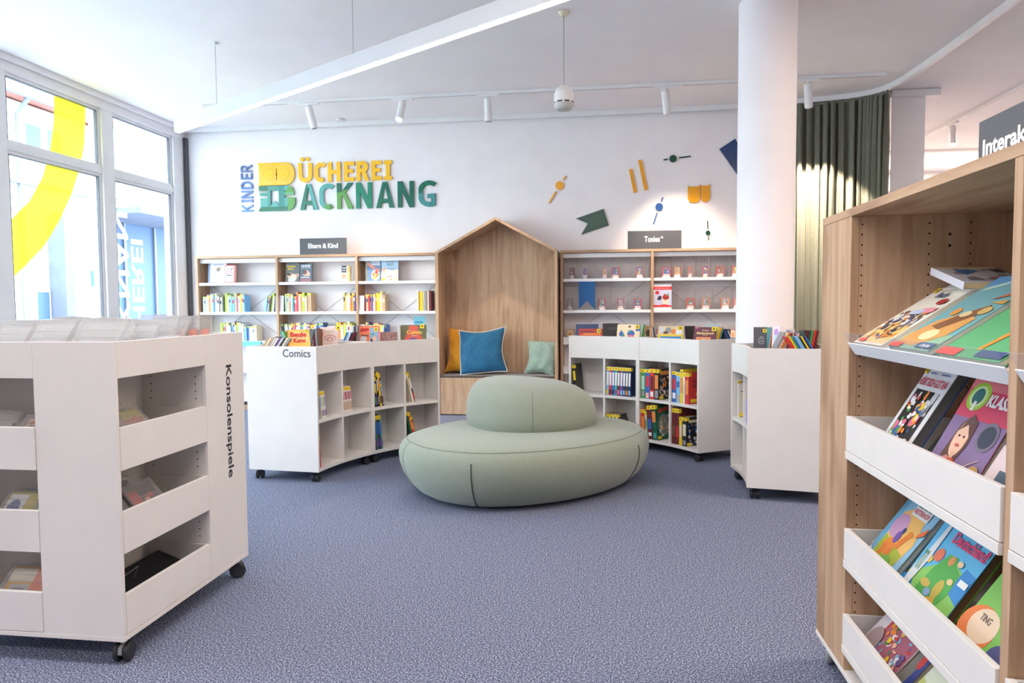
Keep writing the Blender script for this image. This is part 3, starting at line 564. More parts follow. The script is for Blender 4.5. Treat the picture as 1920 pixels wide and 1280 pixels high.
P(h, 'seat_pad', 'seat_felt', lambda m: m.box(hx0+T+.004, hx1-T-.004, hy0+.012, hy1-.022, .446, .472), bevel=.006, label='thin dark brown felt pad')
# cushions
def cushion(cx, y0, z0, w, hgt, t, tilt, lean, m_, pipe, label, seed, yaw=0):
    r = random.Random(seed); n = 26; fr_ = []; bk = []
    def pt(u, v, s):
        e = 1-abs(u)**2.6; f = 1-abs(v)**2.6; k = max(0, e*f)**.55
        pin = 1-.10*(1-abs(v)**2)*(abs(u)**6)*1.0; pin2 = 1-.10*(1-abs(u)**2)*(abs(v)**6)
        wr = .010*math.sin(7*u+3*v+seed)*math.sin(5*v-2*u)*k + .006*math.sin(13*u*v+seed*2)*k
        return (u*w/2*pin+ (.012*math.sin(3*v+seed)), v*hgt/2*pin2+hgt/2+.01*math.sin(2.5*u+seed), s*(k*t/2+wr*.9))
    vs = []; fs = []
    for s in (1, -1):
        b = len(vs)
        for i in range(n+1):
            for j in range(n+1): vs.append(pt(-1+2*i/n, -1+2*j/n, s))
        for i in range(n):
            for j in range(n):
                q = (b+i*(n+1)+j, b+(i+1)*(n+1)+j, b+(i+1)*(n+1)+j+1, b+i*(n+1)+j+1); fs.append(q if s > 0 else q[::-1])
    M = Matrix.Translation((cx, y0, z0)) @ Matrix.Rotation(yaw, 4, 'Z') @ Matrix.Rotation(math.pi/2-lean, 4, 'X') @ Matrix.Rotation(tilt, 4, 'Z')
    mb = MB(); mb.add(vs, fs); o = mb.build('cushion', m_, M=M, smooth='all', label=label, cat='cushion', group=None)
    ed = [pt(-1+2*i/n, -1, 1) for i in range(n)]+[pt(1, -1+2*i/n, 1) for i in range(n)]+[pt(1-2*i/n, 1, 1) for i in range(n)]+[pt(-1, 1-2*i/n, 1) for i in range(n)]
    MB().tube([(a, b, 0) for a, b, c in ed], .0055, 6, closed=True).build('piping', pipe, o, smooth='all')
cushion(-1.68, 8.20, .478, .49, .54, .17, R(-2), R(14), 'mustard_linen', 'mustard_linen', 'mustard yellow cushion leaning behind the blue one in the alcove', 3, R(-8))
cushion(-1.425, 8.085, .482, .56, .55, .19, R(4), R(17), 'blue_linen', 'cream_piping', 'blue cushion with pale piping in front of the yellow one', 5, R(4))
cushion(-.765, 8.20, .478, .36, .40, .13, R(-2), R(16), 'sage_linen', 'sage_linen', 'small sage green cushion alone at the end of the alcove seat', 8, R(-12))
# ------------------------------------------------------------ pouf
def loopc(pts, n):
    K = len(pts); out = []
    for q in range(n):
        f = q/n*K; i = int(f); t_ = f-i; a, b, c, d = (Vector(pts[(i+k-1) % K]) for k in range(4))
        out.append(.5*((2*b)+(c-a)*t_+(2*a-5*b+4*c-d)*t_*t_+(3*b-a-3*c+d)*t_**3))
    return out
plan = [(-1.425, 4.80), (-1.37, 4.52), (-1.15, 4.25), (-.80, 4.12), (-.42, 4.20), (-.05, 4.44), (.22, 4.78), (.325, 5.15), (.22, 5.50), (-.10, 5.72), (-.52, 5.76), (-.95, 5.58), (-1.28, 5.22)]
NP = 96; base = loopc([(x, y_, 0) for x, y_ in plan], NP); pc = Vector((-.52, 4.98, 0))
def inset(loop, d):
    out = []; n = len(loop)
    for i, p in enumerate(loop):
        t_ = (loop[(i+1) % n]-loop[i-1]).normalized(); q = Vector((-t_.y, t_.x, 0)); out.append(p+q*d)
    return out
def ringat(d, z, f=None): return [(p.x, p.y, z+(f(p) if f else 0)) for p in inset(base, d)]
pf = empty('pouf', (-.52, 4.98, 0), 'large sage green pebble-shaped pouf with a raised round back', 'pouf')
prof = [(.215, .018), (.165, .022), (.115, .05), (.066, .10), (.028, .165), (.006, .23), (0, .285), (.008, .33), (.028, .365), (.058, .388), (.10, .402), (.20, .414), (.34, .420)]
def seatm(m): m.rings([ringat(d, z) for d, z in prof])
P(pf, 'seat', 'sage_wool', seatm, smooth=True)
P(pf, 'foot', 'black_rubber', lambda m: m.rings([ringat(.26, .0), ringat(.26, .02)]))
def onsurf(k): # vertical seam up the side at base index k
    out = []
    for d, z in prof[1:10]: p = inset(base, d-.0012)[k]; out.append((p.x, p.y, z))
    return out
P(pf, 'rim_seam', 'dark_thread', lambda m: m.tube([tuple(p) for p in [Vector(q) for q in ringat(.0545, .3885)]], .0013, 5, closed=True), label='fine seam round the rim')
kf = min(range(NP), key=lambda i: (base[i]-Vector((-.80, 4.12, 0))).length); kl = min(range(NP), key=lambda i: (base[i]-Vector((-1.32, 4.45, 0))).length); kr = min(range(NP), key=lambda i: (base[i]-Vector((.24, 4.80, 0))).length)
for k_ in (kl,): P(pf, 'side_seam', 'dark_thread', lambda m: m.tube(onsurf(k_), .0013, 5))
for k_ in (kf, kr):
    P(pf, 'zip', 'zip_dark', lambda m: (m.tube(onsurf(k_)[:7], .0042, 6)), label='dark zip slit near the floor')
dc = Vector((-.555, 5.19, 0)); dpl = [(math.cos(a), math.sin(a)) for a in [2*math.pi*i/72 for i in range(72)]]
def dring(s, z, tl=0):
    out = []
    for c, s_ in dpl:
        rx, ry = .485*s, .49*s; x = (abs(c)**.88)*math.copysign(1, c)*rx; y_ = (abs(s_)**.88)*math.copysign(1, s_)*ry; ca, sa = math.cos(.35), math.sin(.35)
        out.append((dc.x+x*ca-y_*sa, dc.y+x*sa+y_*ca, z-tl*(x*.085-y_*.02)))
    return out
dprof = [(.90, .405, 0), (.955, .415, 0), (.99, .45, .05), (1.0, .495, .1), (.985, .55, .3), (.955, .605, .5), (.905, .650, .75), (.83, .686, 1), (.73, .712, 1), (.58, .730, 1), (.36, .739, 1), (.12, .742, 1)]
P(pf, 'backrest', 'sage_wool', lambda m: m.rings([dring(s, z, t_) for s, z, t_ in dprof]), smooth=True)
P(pf, 'rim_seam', 'dark_thread', lambda m: m.tube(dring(.812, .6855, 1), .0013, 5, closed=True), label='fine seam round the top')
P(pf, 'side_seam', 'dark_thread', lambda m: m.tube([dring(s+.003, z, t_)[52] for s, z, t_ in dprof[1:8]], .0014, 5))
# ------------------------------------------------------------ casters
def caster(parent, x, y_, top, r=.036, ang=0, hood='grey_plastic', wheel='black_rubber'):
    M = Matrix.Translation((x, y_, 0)) @ Matrix.Rotation(ang, 4, 'Z')
    def hd(m):
        m.box(-.022, .022, -.022, .022, top-.008, top-.0005, M=M); m.tube([(0, 0, top-.03), (0, 0, top-.008)], .012, 10, M=M)
        m.prism([(-.03, top-.03), (.012, top-.022), (.034, r+.012), (.03, r-.008), (-.006, r*.5), (-.034, r)], -.007, .007, M=M @ fr((0, 0, 0), (1, 0, 0), (0, 0, 1), (0, -1, 0)))
    c = P(parent, 'caster', hood, hd)
    for s in (-1, 1):
        mb = MB(); mb.tube([(0, s*.010, r), (0, s*.013, r), (0, s*.024, r), (0, s*.028, r)], [r*.9, r, r, r*.86], 20, M=M)
        mb.build('wheel', wheel, c, smooth=True)
# ------------------------------------------------------------ curved browser cabinets
DEP = .57; RI = 1.757; ZB, ZT = .08, 1.005
def browser(C, a0, mods, label, da=22.5):
    """mods modules of 22.5 degrees, clockwise from a0; opening faces the centre"""
    obs = []
    for k in range(mods):
        s0 = a0-da*k; s1 = s0-da; th = math.degrees(.018/RI)
        M0 = (C[0]+(RI+DEP/2)*math.cos(R((s0+s1)/2)), C[1]+(RI+DEP/2)*math.sin(R((s0+s1)/2)), 0)
        o = empty('browser_cabinet', M0, label[k], 'cabinet', None)
        def radial(m, a, z0, z1, r0_=RI, r1_=RI+DEP, t=.018, side=0):
            u = Vector((math.cos(R(a)), math.sin(R(a)), 0)); v = Vector((-u.y, u.x, 0)); M = Matrix(((u.x, v.x, 0, C[0]), (u.y, v.y, 0, C[1]), (0, 0, 1, 0), (0, 0, 0, 1)))
            y0, y1 = (-t/2, t/2) if side == 0 else ((0, t) if side > 0 else (-t, 0)); m.box(r0_, r1_, y0, y1, z0, z1, M=M)
        P(o, 'end_panel', 'white_laminate', lambda m: radial(m, s0, ZB, ZT, RI-.002, RI+DEP+.002, side=-1), bevel=.001)
        P(o, 'end_panel', 'white_laminate', lambda m: radial(m, s1, ZB, ZT, RI-.002, RI+DEP+.002, side=1), bevel=.001)
        P(o, 'base_board', 'white_laminate', lambda m: m.arc(C, RI, RI+DEP, s0-th, s1+th, ZB, ZB+.024))
        P(o, 'trough_floor', 'white_laminate', lambda m: m.arc(C, RI+.02, RI+DEP-.02, s0-th, s1+th, .80, .815))
        P(o, 'front_panel', 'white_laminate', lambda m: m.arc(C, RI+.002, RI+.02, s0-th, s1+th, .80, ZT))
        P(o, 'rear_panel', 'white_laminate', lambda m: m.arc(C, RI+DEP-.02, RI+DEP-.002, s0-th, s1+th, .80, ZT))
        P(o, 'middle_panel', 'white_laminate', lambda m: m.arc(C, RI+.29, RI+.302, s0-th, s1+th, ZB+.024, .80))
        P(o, 'divider', 'white_laminate', lambda m: radial(m, (s0+s1)/2, ZB+.024, .80, RI+.004, RI+.29))
        P(o, 'divider', 'white_laminate', lambda m: radial(m, (s0+s1)/2, ZB+.024, .80, RI+.302, RI+DEP-.004))
        half = math.degrees(.009/RI)
        P(o, 'shelf', 'white_laminate', lambda m: m.arc(C, RI+.006, RI+.29, s0-th, (s0+s1)/2+half, .437, .462, 6))
        P(o, 'shelf', 'white_laminate', lambda m: m.arc(C, RI+.006, RI+.29, (s0+s1)/2-half, s1+th, .437, .462, 6))
        P(o, 'trough_divider', 'white_laminate', lambda m: m.arc(C, RI+DEP/2-.006, RI+DEP/2+.006, s0-th, s1+th, .815, .955))
        for a in (s0-1.6, s1+1.6):
            for rr_ in (RI+.05, RI+DEP-.05):
                caster(o, C[0]+rr_*math.cos(R(a)), C[1]+rr_*math.sin(R(a)), ZB, r=.030, ang=R(a+40+rr_*30), hood='black_rubber')
        def holes(m):
            for a, sd in (((s0+s1)/2, 1), ((s0+s1)/2, -1), (s0, -1), (s1, 1)):
                u = Vector((math.cos(R(a)), math.sin(R(a)), 0)); v = Vector((-u.y, u.x, 0)); off = .0095 if a == (s0+s1)/2 else .0185
                M = Matrix(((u.x, v.x, 0, C[0]), (u.y, v.y, 0, C[1]), (0, 0, 1, 0), (0, 0, 0, 1)))
                for rr_ in (RI+.05, RI+.24):
                    for z in [.30+.032*i for i in range(4)]+[.50+.032*i for i in range(5)]:
                        yy = off*sd; m.flat(disc(rr_, z, .0028, .0028, 6), 0, WHITE, M @ fr((0, yy, 0), (1, 0, 0), (0, 0, 1), (0, sd, 0)))
        P(o, 'pin_holes', 'pin_hole', holes, kind='stuff')
        obs.append(o)
    return obs
C1, A1 = (-.329, 4.643), 174.6; C2, A2 = (-.742, 4.838), 76.5; C3, A3 = (-.798, 5.011), 9.7
b1 = browser(C1, A1, 2, ['curved white cabinet for comics with the black word on its end panel', 'curved white cabinet with black and blue comics beside the house alcove'])
b2 = browser(C2, A2, 2, ['curved white cabinet beside the pouf with a row of grey-topped comics', 'curved white cabinet holding thick comic books before the column'])
b3 = browser(C3, A3, 1, ['curved white cabinet with a wide plain end panel beside the oak shelf'], 19.5)
# lettering on the first end panel
def onend(C, a, side):  # frame on the end panel: u outward from the pouf reversed for reading
    u = Vector((math.cos(R(a)), math.sin(R(a)), 0)); v = Vector((-u.y, u.x, 0)); o = Vector((C[0], C[1], 0))
    return u, v, o
u, v, o_ = onend(C1, A1, 1)
Me = fr(o_+v*.0008, -u, (0, 0, 1), v)
P(b1[0], 'lettering', 'grey_print', lambda m: m.text('Comics', Me, -(RI+.268), .935-.008, -(RI+.045), .985, depth=.0006, bold=.006), label='dark grey word Comics')
# ------------------------------------------------------------ comics in the cubbies
CP = [CN[c] for c in ('white', 'grey', 'orange', 'peach', 'tan')]
SA = {'a': [('r', .1, .80, .9, .93, 'orange')]+blobs(40, CP, 4, .06, .94, .05, .72, .09)+[('r', .02, .02, .3, .12, 'yellow')], 'b': [('p', [(.15, .74), (.9, .80), (.9, .92), (.2, .86)], S(196, 84, 60))]+[('e', .5, .4, .4, .32, S(120, 140, 130))]+blobs(34, CP, 5, .2, .85, .12, .66, .08)+[('r', .02, .02, .3, .1, 'yellow')], 'c': [('r', .12, .80, .9, .9, 'cream')]+blobs(40, [CN[c] for c in ('grey', 'white', 'blue', 'navy', 'tan')], 6, .06, .94, .06, .74, .08)+[('r', .02, .02, .28, .12, 'yellow')], 'd': [('r', .2, .5, .7, .62, S(150, 40, 40)), ('e', .6, .3, .2, .1, S(230, 120, 60)), ('r', .1, .05, .5, .16, 'yellow'), ('e', .5, .72, .3, .08, S(160, 40, 50))]}
def cub(C, s0, k, row, items, group, where, lean=0, start=0.0, da=22.5, sart=None):
    """items: (thickness, height, depth, cover, bands); books stand from the low-image-left side of cubby k (0,1)"""
    th = math.degrees(.0185/RI); half = math.degrees(.0095/RI)
    a = (s0-th if k == 0 else s0-da/2-half)  # left edge angle
    z = (.4622 if row == 0 else .1042); x = start
    for i, it in enumerate(items):
        t_, hh, dd, cov, bands = it[:5]; ln = it[5] if len(it) > 5 else lean
        rs = RI+.022+(it[6] if len(it) > 6 else 0)
        ang = a-math.degrees((x+.001)/RI)
        p = Vector((C[0]+rs*math.cos(R(ang)), C[1]+rs*math.sin(R(ang)), z))
        w = Vector((-math.cos(R(ang-2)), -math.sin(R(ang-2)), 0)); uu = Vector((w.y*-1, w.x, 0))  # u = right when looking at the spine
        uu = Vector((0, 0, 1)).cross(w).normalized()
        M = fr(p, uu, (0, 0, 1), w)
        foot = hh*math.sin(ln) if ln > 0 else 0
        M = M @ Matrix.Translation((foot if i == 0 or True else 0, 0, 0)) @ Matrix.Rotation(ln, 4, 'Z') @ Matrix.Translation((0, t_*math.sin(-ln) if ln < 0 else 0, 0))
        nm = it[7] if len(it) > 7 else '%s comic' % cov
        spine_book(M, t_, hh, dd, cov, '%s, %s in %s' % (nm, ORD[i], where), group, stick=True, bands=bands, name='comic_book', cat='comic book', sart=sart if i == len(items)-1 else None)
        x += t_/math.cos(ln)+.0012
B_ = lambda c1, c2: ((.45, .78, c1), (.08, .30, c2))
# C1
cub(C1, A1, 0, 0, [(.017, .205, .15, 'pale grey', B_('lilac', 'tan'), .16), (.017, .205, .15, 'cream', B_('mint', 'purple'), .16), (.017, .205, .15, 'white', B_('lime', 'grey'), .16), (.017, .205, .15, 'pale grey', B_('lilac', 'purple'), .16)], 'pale manga volumes', 'pale row in the upper cubby next to the lettered end', start=.045)
cub(C1, A1, 0, 1, [(.012, .23, .17, 'red', (), .06)], 'single comics', 'lower cubby next to the lettered end', start=.03)
cub(C1, A1, 1, 0, [(.016, .205, .15, 'peach' if i == 9 else S(236, 220, 214), ((.86, .98, 'peach'), (.5, .8, 'pink' if i % 2 else 'maroon'), (.1, .42, 'tan')), .12, 0, 'pink and white manga volume') for i in range(6)], 'pink and white manga volumes', 'second upper cubby')
cub(C1, A1-22.5, 0, 0, [(.014, .27, .2, 'black', B_('lime', 'green'), .10), (.016, .25, .2, 'navy', B_('yellow', 'purple'), .10), (.012, .29, .2, 'black', B_('white', 'grey'), .10), (.016, .29, .2, 'yellow', B_('orange', 'black'), .13), (.014, .28, .2, 'navy', B_('sky blue', 'maroon'), .15), (.014, .19, .2, 'purple', B_('lilac', 'white'), .15)], 'comics with yellow stickers', 'upper cubby with the yellow spine')
cub(C1, A1-22.5, 1, 0, [(.016, .285, .2, 'cream', B_('tan', 'white'), .28), (.017, .275, .2, 'charcoal', B_('white', 'red'), .28), (.008, .24, .2, 'pale grey', (), .28)], 'comics with yellow stickers', 'upper cubby nearest the alcove')
cub(C1, A1-22.5, 0, 1, [(.014, .29, .2, c, B_('blue', 'purple'), .09) for c in ('navy', 'green', 'navy', 'charcoal', 'teal')], 'comics with yellow stickers', 'lower cubby with the dark blue spines')
cub(C1, A1-22.5, 1, 1, [(.02, .29, .2, 'dark green', (), .24), (.02, .28, .2, 'red', B_('orange', 'white'), .24), (.02, .24, .2, 'maroon', B_('orange', 'black'), .24)], 'comics with yellow stickers', 'lower cubby behind the pouf')
# C2
cub(C2, A2, 0, 0, [(.03, .27, .2, 'black', B_('yellow', 'grey'), .10)], 'single comics', 'first upper cubby by the alcove')
cub(C2, A2, 1, 0, [(.0265, .265, .19, c, ((.35, .80, 'white'), (.05, .2, d)), -.03, 0, nm) for c, d, nm in (('sky blue', 'yellow', 'light blue adventure comic'), ('red', 'black', 'red adventure comic'), ('blue', 'black', 'blue adventure comic'), ('teal', 'purple', 'teal adventure comic'), ('maroon', 'pink', 'dark red adventure comic'), ('purple', 'sky blue', 'purple adventure comic'), ('navy', 'sky blue', 'navy adventure comic'), ('charcoal', 'orange', 'charcoal adventure comic'), ('navy', 'sky blue', 'dark blue adventure comic'))], 'row of small adventure comics', 'long upper row beside the thick books')
cub(C2, A2, 1, 1, [(.016, .19, .15, c, B_('white', 'lime'), .34, 0, 'small %s comic' % c) for c in ('charcoal', 'yellow', 'black', 'white', 'black', 'cream', 'charcoal')], 'leaning small comics', 'lower cubby half hidden by the pouf')
cub(C2, A2-22.5, 0, 0, [(.046, .265, .2, 'green', ((.3, .75, 'mint'), (.08, .25, 'grey')), 0, 0, 'thick green comic'), (.046, .265, .2, 'blue', ((.4, .75, 'red'), (.02, .2, 'peach')), 0, 0, 'thick blue comic'), (.046, .27, .2, 'red', ((.3, .75, 'maroon'), (.08, .25, 'white')), 0, 0, 'thick red comic'), (.05, .27, .2, 'black', ((.35, .8, 'orange'), (.05, .3, 'grey')), 0, 0, 'thick black comic')], 'thick comic books', 'upper cubby with the thick volumes', sart=SA['a'])
cub(C2, A2-22.5, 1, 0, [(.046, .27, .2, 'blue', ((.4, .75, 'red'), (.12, .3, 'white')), 0, 0, 'thick royal blue comic'), (.042, .26, .2, 'sky blue', ((.5, .7, 'blue'), (.05, .25, 'tan')), 0, 0, 'thick sky blue comic'), (.034, .285, .2, 'yellow', ((.3, .75, 'orange'),), 0, 0, 'thick yellow comic'), (.018, .26, .2, 'white', ((.3, .6, 'pale blue'),), 0, 0, 'white comic'), (.046, .265, .19, 'red', ((.3, .75, 'orange'),), 0, 0, 'thick dark red comic')], 'thick comic books', 'upper cubby at the open end', sart=SA['d'])
cub(C2, A2-22.5, 0, 1, [(.04, .26, .2, 'red', ((.3, .75, 'orange'),), .03, 0, 'thick red comic'), (.018, .24, .2, 'mint', ((.4, .7, 'green'),), .06, 0, 'slim green and white comic'), (.044, .30, .2, 'maroon', ((.3, .6, 'blue'), (.1, .2, 'white')), .08, 0, 'thick crimson comic'), (.048, .31, .2, 'dark green', ((.5, .8, 'orange'), (.05, .2, 'teal')), .09, 0, 'thick dark green comic')], 'thick comic books', 'lower cubby with the thick volumes', sart=SA['b'])
cub(C2, A2-22.5, 1, 1, [(.04, .31, .2, 'maroon', ((.2, .5, 'brown'),), 0, 0, 'thick maroon comic'), (.04, .31, .2, 'maroon', ((.2, .5, 'red'),), 0, 0, 'thick maroon comic with red foot'), (.034, .24, .2, 'yellow', ((.3, .7, 'cream'),), 0, 0, 'thick pale yellow comic'), (.05, .245, .2, 'black', ((.35, .75, 'cream'), (.05, .2, 'grey')), 0, 0, 'thick black comic with cream title')], 'thick comic books', 'lower cubby at the open end', sart=SA['c'])
# front covers visible beside the last thick ones: comic faces
def facebk_in(C, ang, rs, z, w, hh, t_, cov, items, label, ry=0, tiltz=0, stick=None, yaw=0, name='comic_book', cat='comic book', group='comics shown with the cover'):
    p = Vector((C[0]+rs*math.cos(R(ang)), C[1]+rs*math.sin(R(ang)), z)); wv = Vector((-math.cos(R(ang)), -math.sin(R(ang)), 0)); wv = Matrix.Rotation(R(yaw), 3, 'Z') @ wv
    uu = Vector((0, 0, 1)).cross(wv).normalized(); M = fr(p, uu, (0, 0, 1), wv) @ Matrix.Rotation(R(-ry), 4, 'X')
    return face_book(M, w, hh, t_, cov, items, label, name, cat, group, stick=stick)
# C3 cubbies
facebk_in(C3, A3-1.5, RI+.03, .4622, .20, .275, .014, S(214, 202, 184), [('r', .0, .0, .06, 1, 'white'), ('r', .14, .70, 1, .95, 'pale grey'), ('r', .12, .94, 1, .965, 'purple'), ('r', .12, .68, 1, .70, 'charcoal'), ('p', [(.40, .18), (.50, .18), (.55, .45), (.35, .45)], 'charcoal'), ('e', .46, .50, .05, .045, 'peach'), ('p', [(.1, .0), (.9, .0), (.8, .06), (.1, .06)], 'brown'), ('p', [(.05, .02), (.55, .02), (.45, .13), (.1, .13)], 'yellow')], 'beige comic showing a small man in a dark suit', yaw=84, stick=(.0, .90, .022))
cub(C3, A3, 1, 0, [(.02, .20, .18, 'lilac', (), -.04, 0, 'lilac comic'), (.018, .27, .19, 'blue', (), -.03, 0, 'royal blue comic')], 'comics with yellow stickers', 'second cubby of the cabinet with the plain end', da=19.5)
# ------------------------------------------------------------ albums standing in the troughs
def bear(px): p = at('y', 5, px, 640); return p.x/5
def ray_arc(C, r, px):
    b = bear(px); a = b*b+1; h_ = -(b*C[0]+C[1]); c = C[0]**2+C[1]**2-r*r; return (-h_+math.sqrt(max(0, h_*h_-a*c)))/a   # Y of the far crossing
def raised(items, k=.46):   # the print that shows above the trough rim
    f = lambda v: 1-k*(1-v); out = []
    for it in items:
        if it[0] == 'r': out.append(('r', it[1], f(it[2]) if it[2] > 0 else 0, it[3], f(it[4]), it[5]))
        elif it[0] == 'e': out.append(('e', it[1], f(it[2]), it[3], it[4]*k*1.25, it[5]))
        elif it[0] == 'p': out.append(('p', [(x, f(v)) for x, v in it[1]], it[2]))
        else: out.append((it[0], it[1], it[2], f(it[3]), it[4], f(it[5]))+tuple(it[6:]))
    return out
def upright(px0, px1, pyt, Y, cov, items, label, lean=12, yaw=0, t=.008, zb=.822, stick=None, back=None, name='comic_album', group=None):
    C = C1 if px0 < 900 else C2 if px0 < 1400 else C3; yaw = R(yaw); lean = R(lean); dd = lambda p: math.hypot(p.x-C[0], p.y-C[1])
    for k in range(60):
        T_ = at('y', Y, px0, pyt); T2 = at('y', Y, px1, pyt); w_ = (T2.x-T_.x)/math.cos(yaw)
        wv = Vector((math.sin(yaw), -math.cos(yaw), 0)); uv = Vector((math.cos(yaw), math.sin(yaw), 0)); h_ = (T_.z-zb)/math.cos(lean); b = T_+wv*h_*math.sin(lean); b.z = zb
        tk = wv*-t*math.cos(lean)
        if min(dd(b), dd(b+uv*w_)) < RI+.024: Y += .015
        elif max(dd(T_+tk), dd(T_+uv*w_+tk)) > RI+DEP-.024: lean *= .9; Y -= .010
        else: break
    M = fr(b, uv, (0, 0, 1), wv) @ Matrix.Rotation(-lean, 4, 'X')
    if stick: stick = (stick[0], 1-.46*(1-stick[1]), stick[2]*.85)
    return face_book(M, abs(w_), h_, t, cov, raised(items), label, name, 'comic album', group, stick=stick, back=back)
def stripes(px0, px1, pyt, Y, cols, lean, where, zb=.822, d=.16, group='comic albums filed in the troughs', frac=.8):
    C = C1 if px0 < 900 else C2 if px0 < 1400 else C3; dd = lambda x, y: math.hypot(x-C[0], y-C[1])
    for k in range(40):
        X0, X1 = at('y', Y, px0, 640).x, at('y', Y, px1, 640).x
        if min(dd(X0, Y), dd(X1, Y)) < RI+.03: Y += .015
        else: break
    n_ = len(cols); st = (X1-X0)/n_; ln = R(lean)
    while d > .05 and max(dd(X0, Y+d), dd(X1, Y+d)) > RI+DEP-.03: d -= .01
    for i, c in enumerate(cols):
        x = X0+st*i; zt = at('y', Y, (px0+px1)/2, pyt).z; hh = (zt-zb)/math.cos(ln)
        t_ = st*frac*math.cos(ln)
        M = fr((x+(zt-zb)*math.tan(ln)*.5, Y, zb), (1, 0, 0), (0, 0, 1), (0, -1, 0)) @ Matrix.Rotation(ln, 4, 'Z')
        spine_book(M, t_, hh, d, c, '%s album, %s of the %s' % (c if isinstance(c, str) else 'pale', ORD[i], where), group, name='comic_album', cat='comic album')
stripes(486, 531, 633, 5.00, ['tan', 'cream', 'tan', 'pale grey', 'cream', 'purple', 'pale grey', 'charcoal', 'cream', 'grey'], -34, 'slanting row at the lettered end', zb=.86, d=.12)
upright(516, 540, 631, 5.14, 'black', [('e', .6, .5, .3, .3, 'charcoal'), ('e', .6, .5, .2, .2, 'black')], 'black album between two slanting rows at the lettered end', 10, 0)
stripes(541, 549, 622, 5.03, ['teal', 'mint', 'green'], 26, 'teal group beside the orange cover', d=.12)
upright(538, 571, 618, 5.08, S(250, 190, 90), [('r', 0, 0, .06, 1, 'orange'), ('r', .1, .3, .95, .9, S(252, 206, 120)), ('t', 'Beule', .12, .58, .86, .86, 'red', .06), ('t', 'Kuno', .25, .28, .8, .52, 'red', .06), ('r', .4, .54, .7, .57, 'grey')], 'orange album with large red cartoon lettering', 36, 30, stick=(.80, .84, .03))
upright(574, 592, 617, 5.35, 'black', [('r', .1, .1, .8, .4, 'brown')], 'black album behind the orange one', 18, -20)
stripes(588, 601, 617, 5.42, ['maroon', 'grey', 'brown'], 4, 'maroon and grey group before the pale cover')
upright(601, 635, 613, 5.50, S(226, 200, 190), [('p', [(.05, .3), (.2, .55), (.1, .8)], 'pink'), ('t', 'Calvin', .28, .66, .82, .84, S(206, 196, 160), .02), ('e', .55, .38, .34, .14, S(206, 150, 150)), ('e', .55, .36, .28, .10, S(226, 200, 190)), ('e', .55, .30, .16, .10, S(206, 130, 130)), ('e', .55, .28, .10, .07, S(226, 200, 190))], 'pale pink album with curling lettering in the comics cabinet', 10, 0, stick=(.86, .82, .045))
p = ray_arc(C1, RI+.10, 632); T_ = at('y', p, 612, 641)
M = fr((T_.x, p+.02, .965), (.93, .36, 0), (-.36, .93, .12)); face_book(M, .20, .15, .018, S(96, 92, 70), blobs(8, [CN['charcoal'], CN['cream'], CN['grey']], 9, .1, .8, .1, .9, .12), 'olive album lying flat on top of the others', 'comic_album', 'comic album', None, stick=(.8, .1, .03))
stripes(639, 655, 623, 5.72, ['blue', 'sky blue', 'white', 'navy', 'maroon'], -22, 'blue group beside the pale pink cover')
stripes(658, 672, 611, 5.80, ['white', 'pale grey', 'charcoal', 'grey'], 2, 'white and dark group')
upright(673, 709, 611, 5.86, S(238, 130, 90), [('r', .56, 0, 1, .9, S(150, 176, 200)), ('p', [(.06, .62), (.5, .70), (.5, .86), (.1, .84)], 'red'), ('e', .25, .15, .16, .2, 'pale grey'), ('r', .12, .35, .5, .45, 'brown'), ('r', .60, .44, .78, .54, 'teal'), ('e', .8, .2, .1, .12, 'peach'), ('e', .66, .1, .06, .08, 'charcoal')], 'orange and grey-blue album with a round white figure', 8, 4, stick=(.78, .66, .04))
upright(713, 747, 622, 6.02, S(150, 112, 108), blobs(24, [S(176, 140, 134), S(120, 84, 80), S(90, 60, 60)], 12, .05, .95, .1, .95, .10), 'dusty pink patterned album set low in the trough', 14, 8)
stripes(746, 751, 611, 6.02, ['pale grey', 'white'], 3, 'pale pair before the olive cover')
upright(752, 799, 609, 6.06, S(106, 104, 70), [('p', [(.12, 0), (.3, .62), (.5, .92), (.7, .62), (.92, 0)], S(206, 84, 64)), ('e', .5, .8, .2, .14, S(214, 90, 70)), ('t', 'Calvin', .24, .42, .84, .66, S(232, 196, 90), .03), ('r', .42, .28, .66, .35, 'tan'), ('e', .5, .06, .16, .1, 'purple')], 'olive and red album with yellow lettering at the end of the trough', 9, 0, stick=(.76, .78, .045), t=.014)
# second cabinet group
upright(1080, 1122, 606, 6.80, S(48, 66, 110), [('r', .02, .96, .98, .99, 'pale grey')], 'navy album behind the red one', 10, 0)
upright(1085, 1130, 616, 6.50, S(180, 40, 44), [('r', .04, 0, .96, .55, S(222, 92, 50)), ('r', .2, .50, .9, .62, S(240, 150, 60)), ('r', .06, .72, .6, .80, 'maroon'), ('r', .1, .2, .9, .42, S(240, 130, 60))], 'red and orange album with a yellow sticker beside the alcove', 14, 0, stick=(.76, .66, .042), t=.012)
upright(1130, 1161, 606, 6.62, 'black', [('p', [(.3, .55), (.95, .55), (.95, .75), (.3, .72)], 'charcoal')], 'black album beside the cream one', 10, 0)
upright(1158, 1200, 608, 6.50, S(244, 224, 184), [('e', .2, .35, .10, .14, 'blue'), ('e', .62, .38, .16, .18, 'blue'), ('e', .56, .52, .06, .08, 'teal'), ('e', .62, .18, .14, .1, 'pink'), ('r', .82, .55, 1, 1, S(70, 116, 180)), ('e', .55, .85, .07, .05, 'brown'), ('e', .3, .2, .06, .1, 'green'), ('e', .18, .55, .05, .06, 'grey')], 'cream album with small blue creatures', 20, -14, stick=(.80, .70, .045), t=.014)
stripes(1199, 1208, 609, 6.45, ['mint', 'green'], -8, 'green pair beside the cream cover')
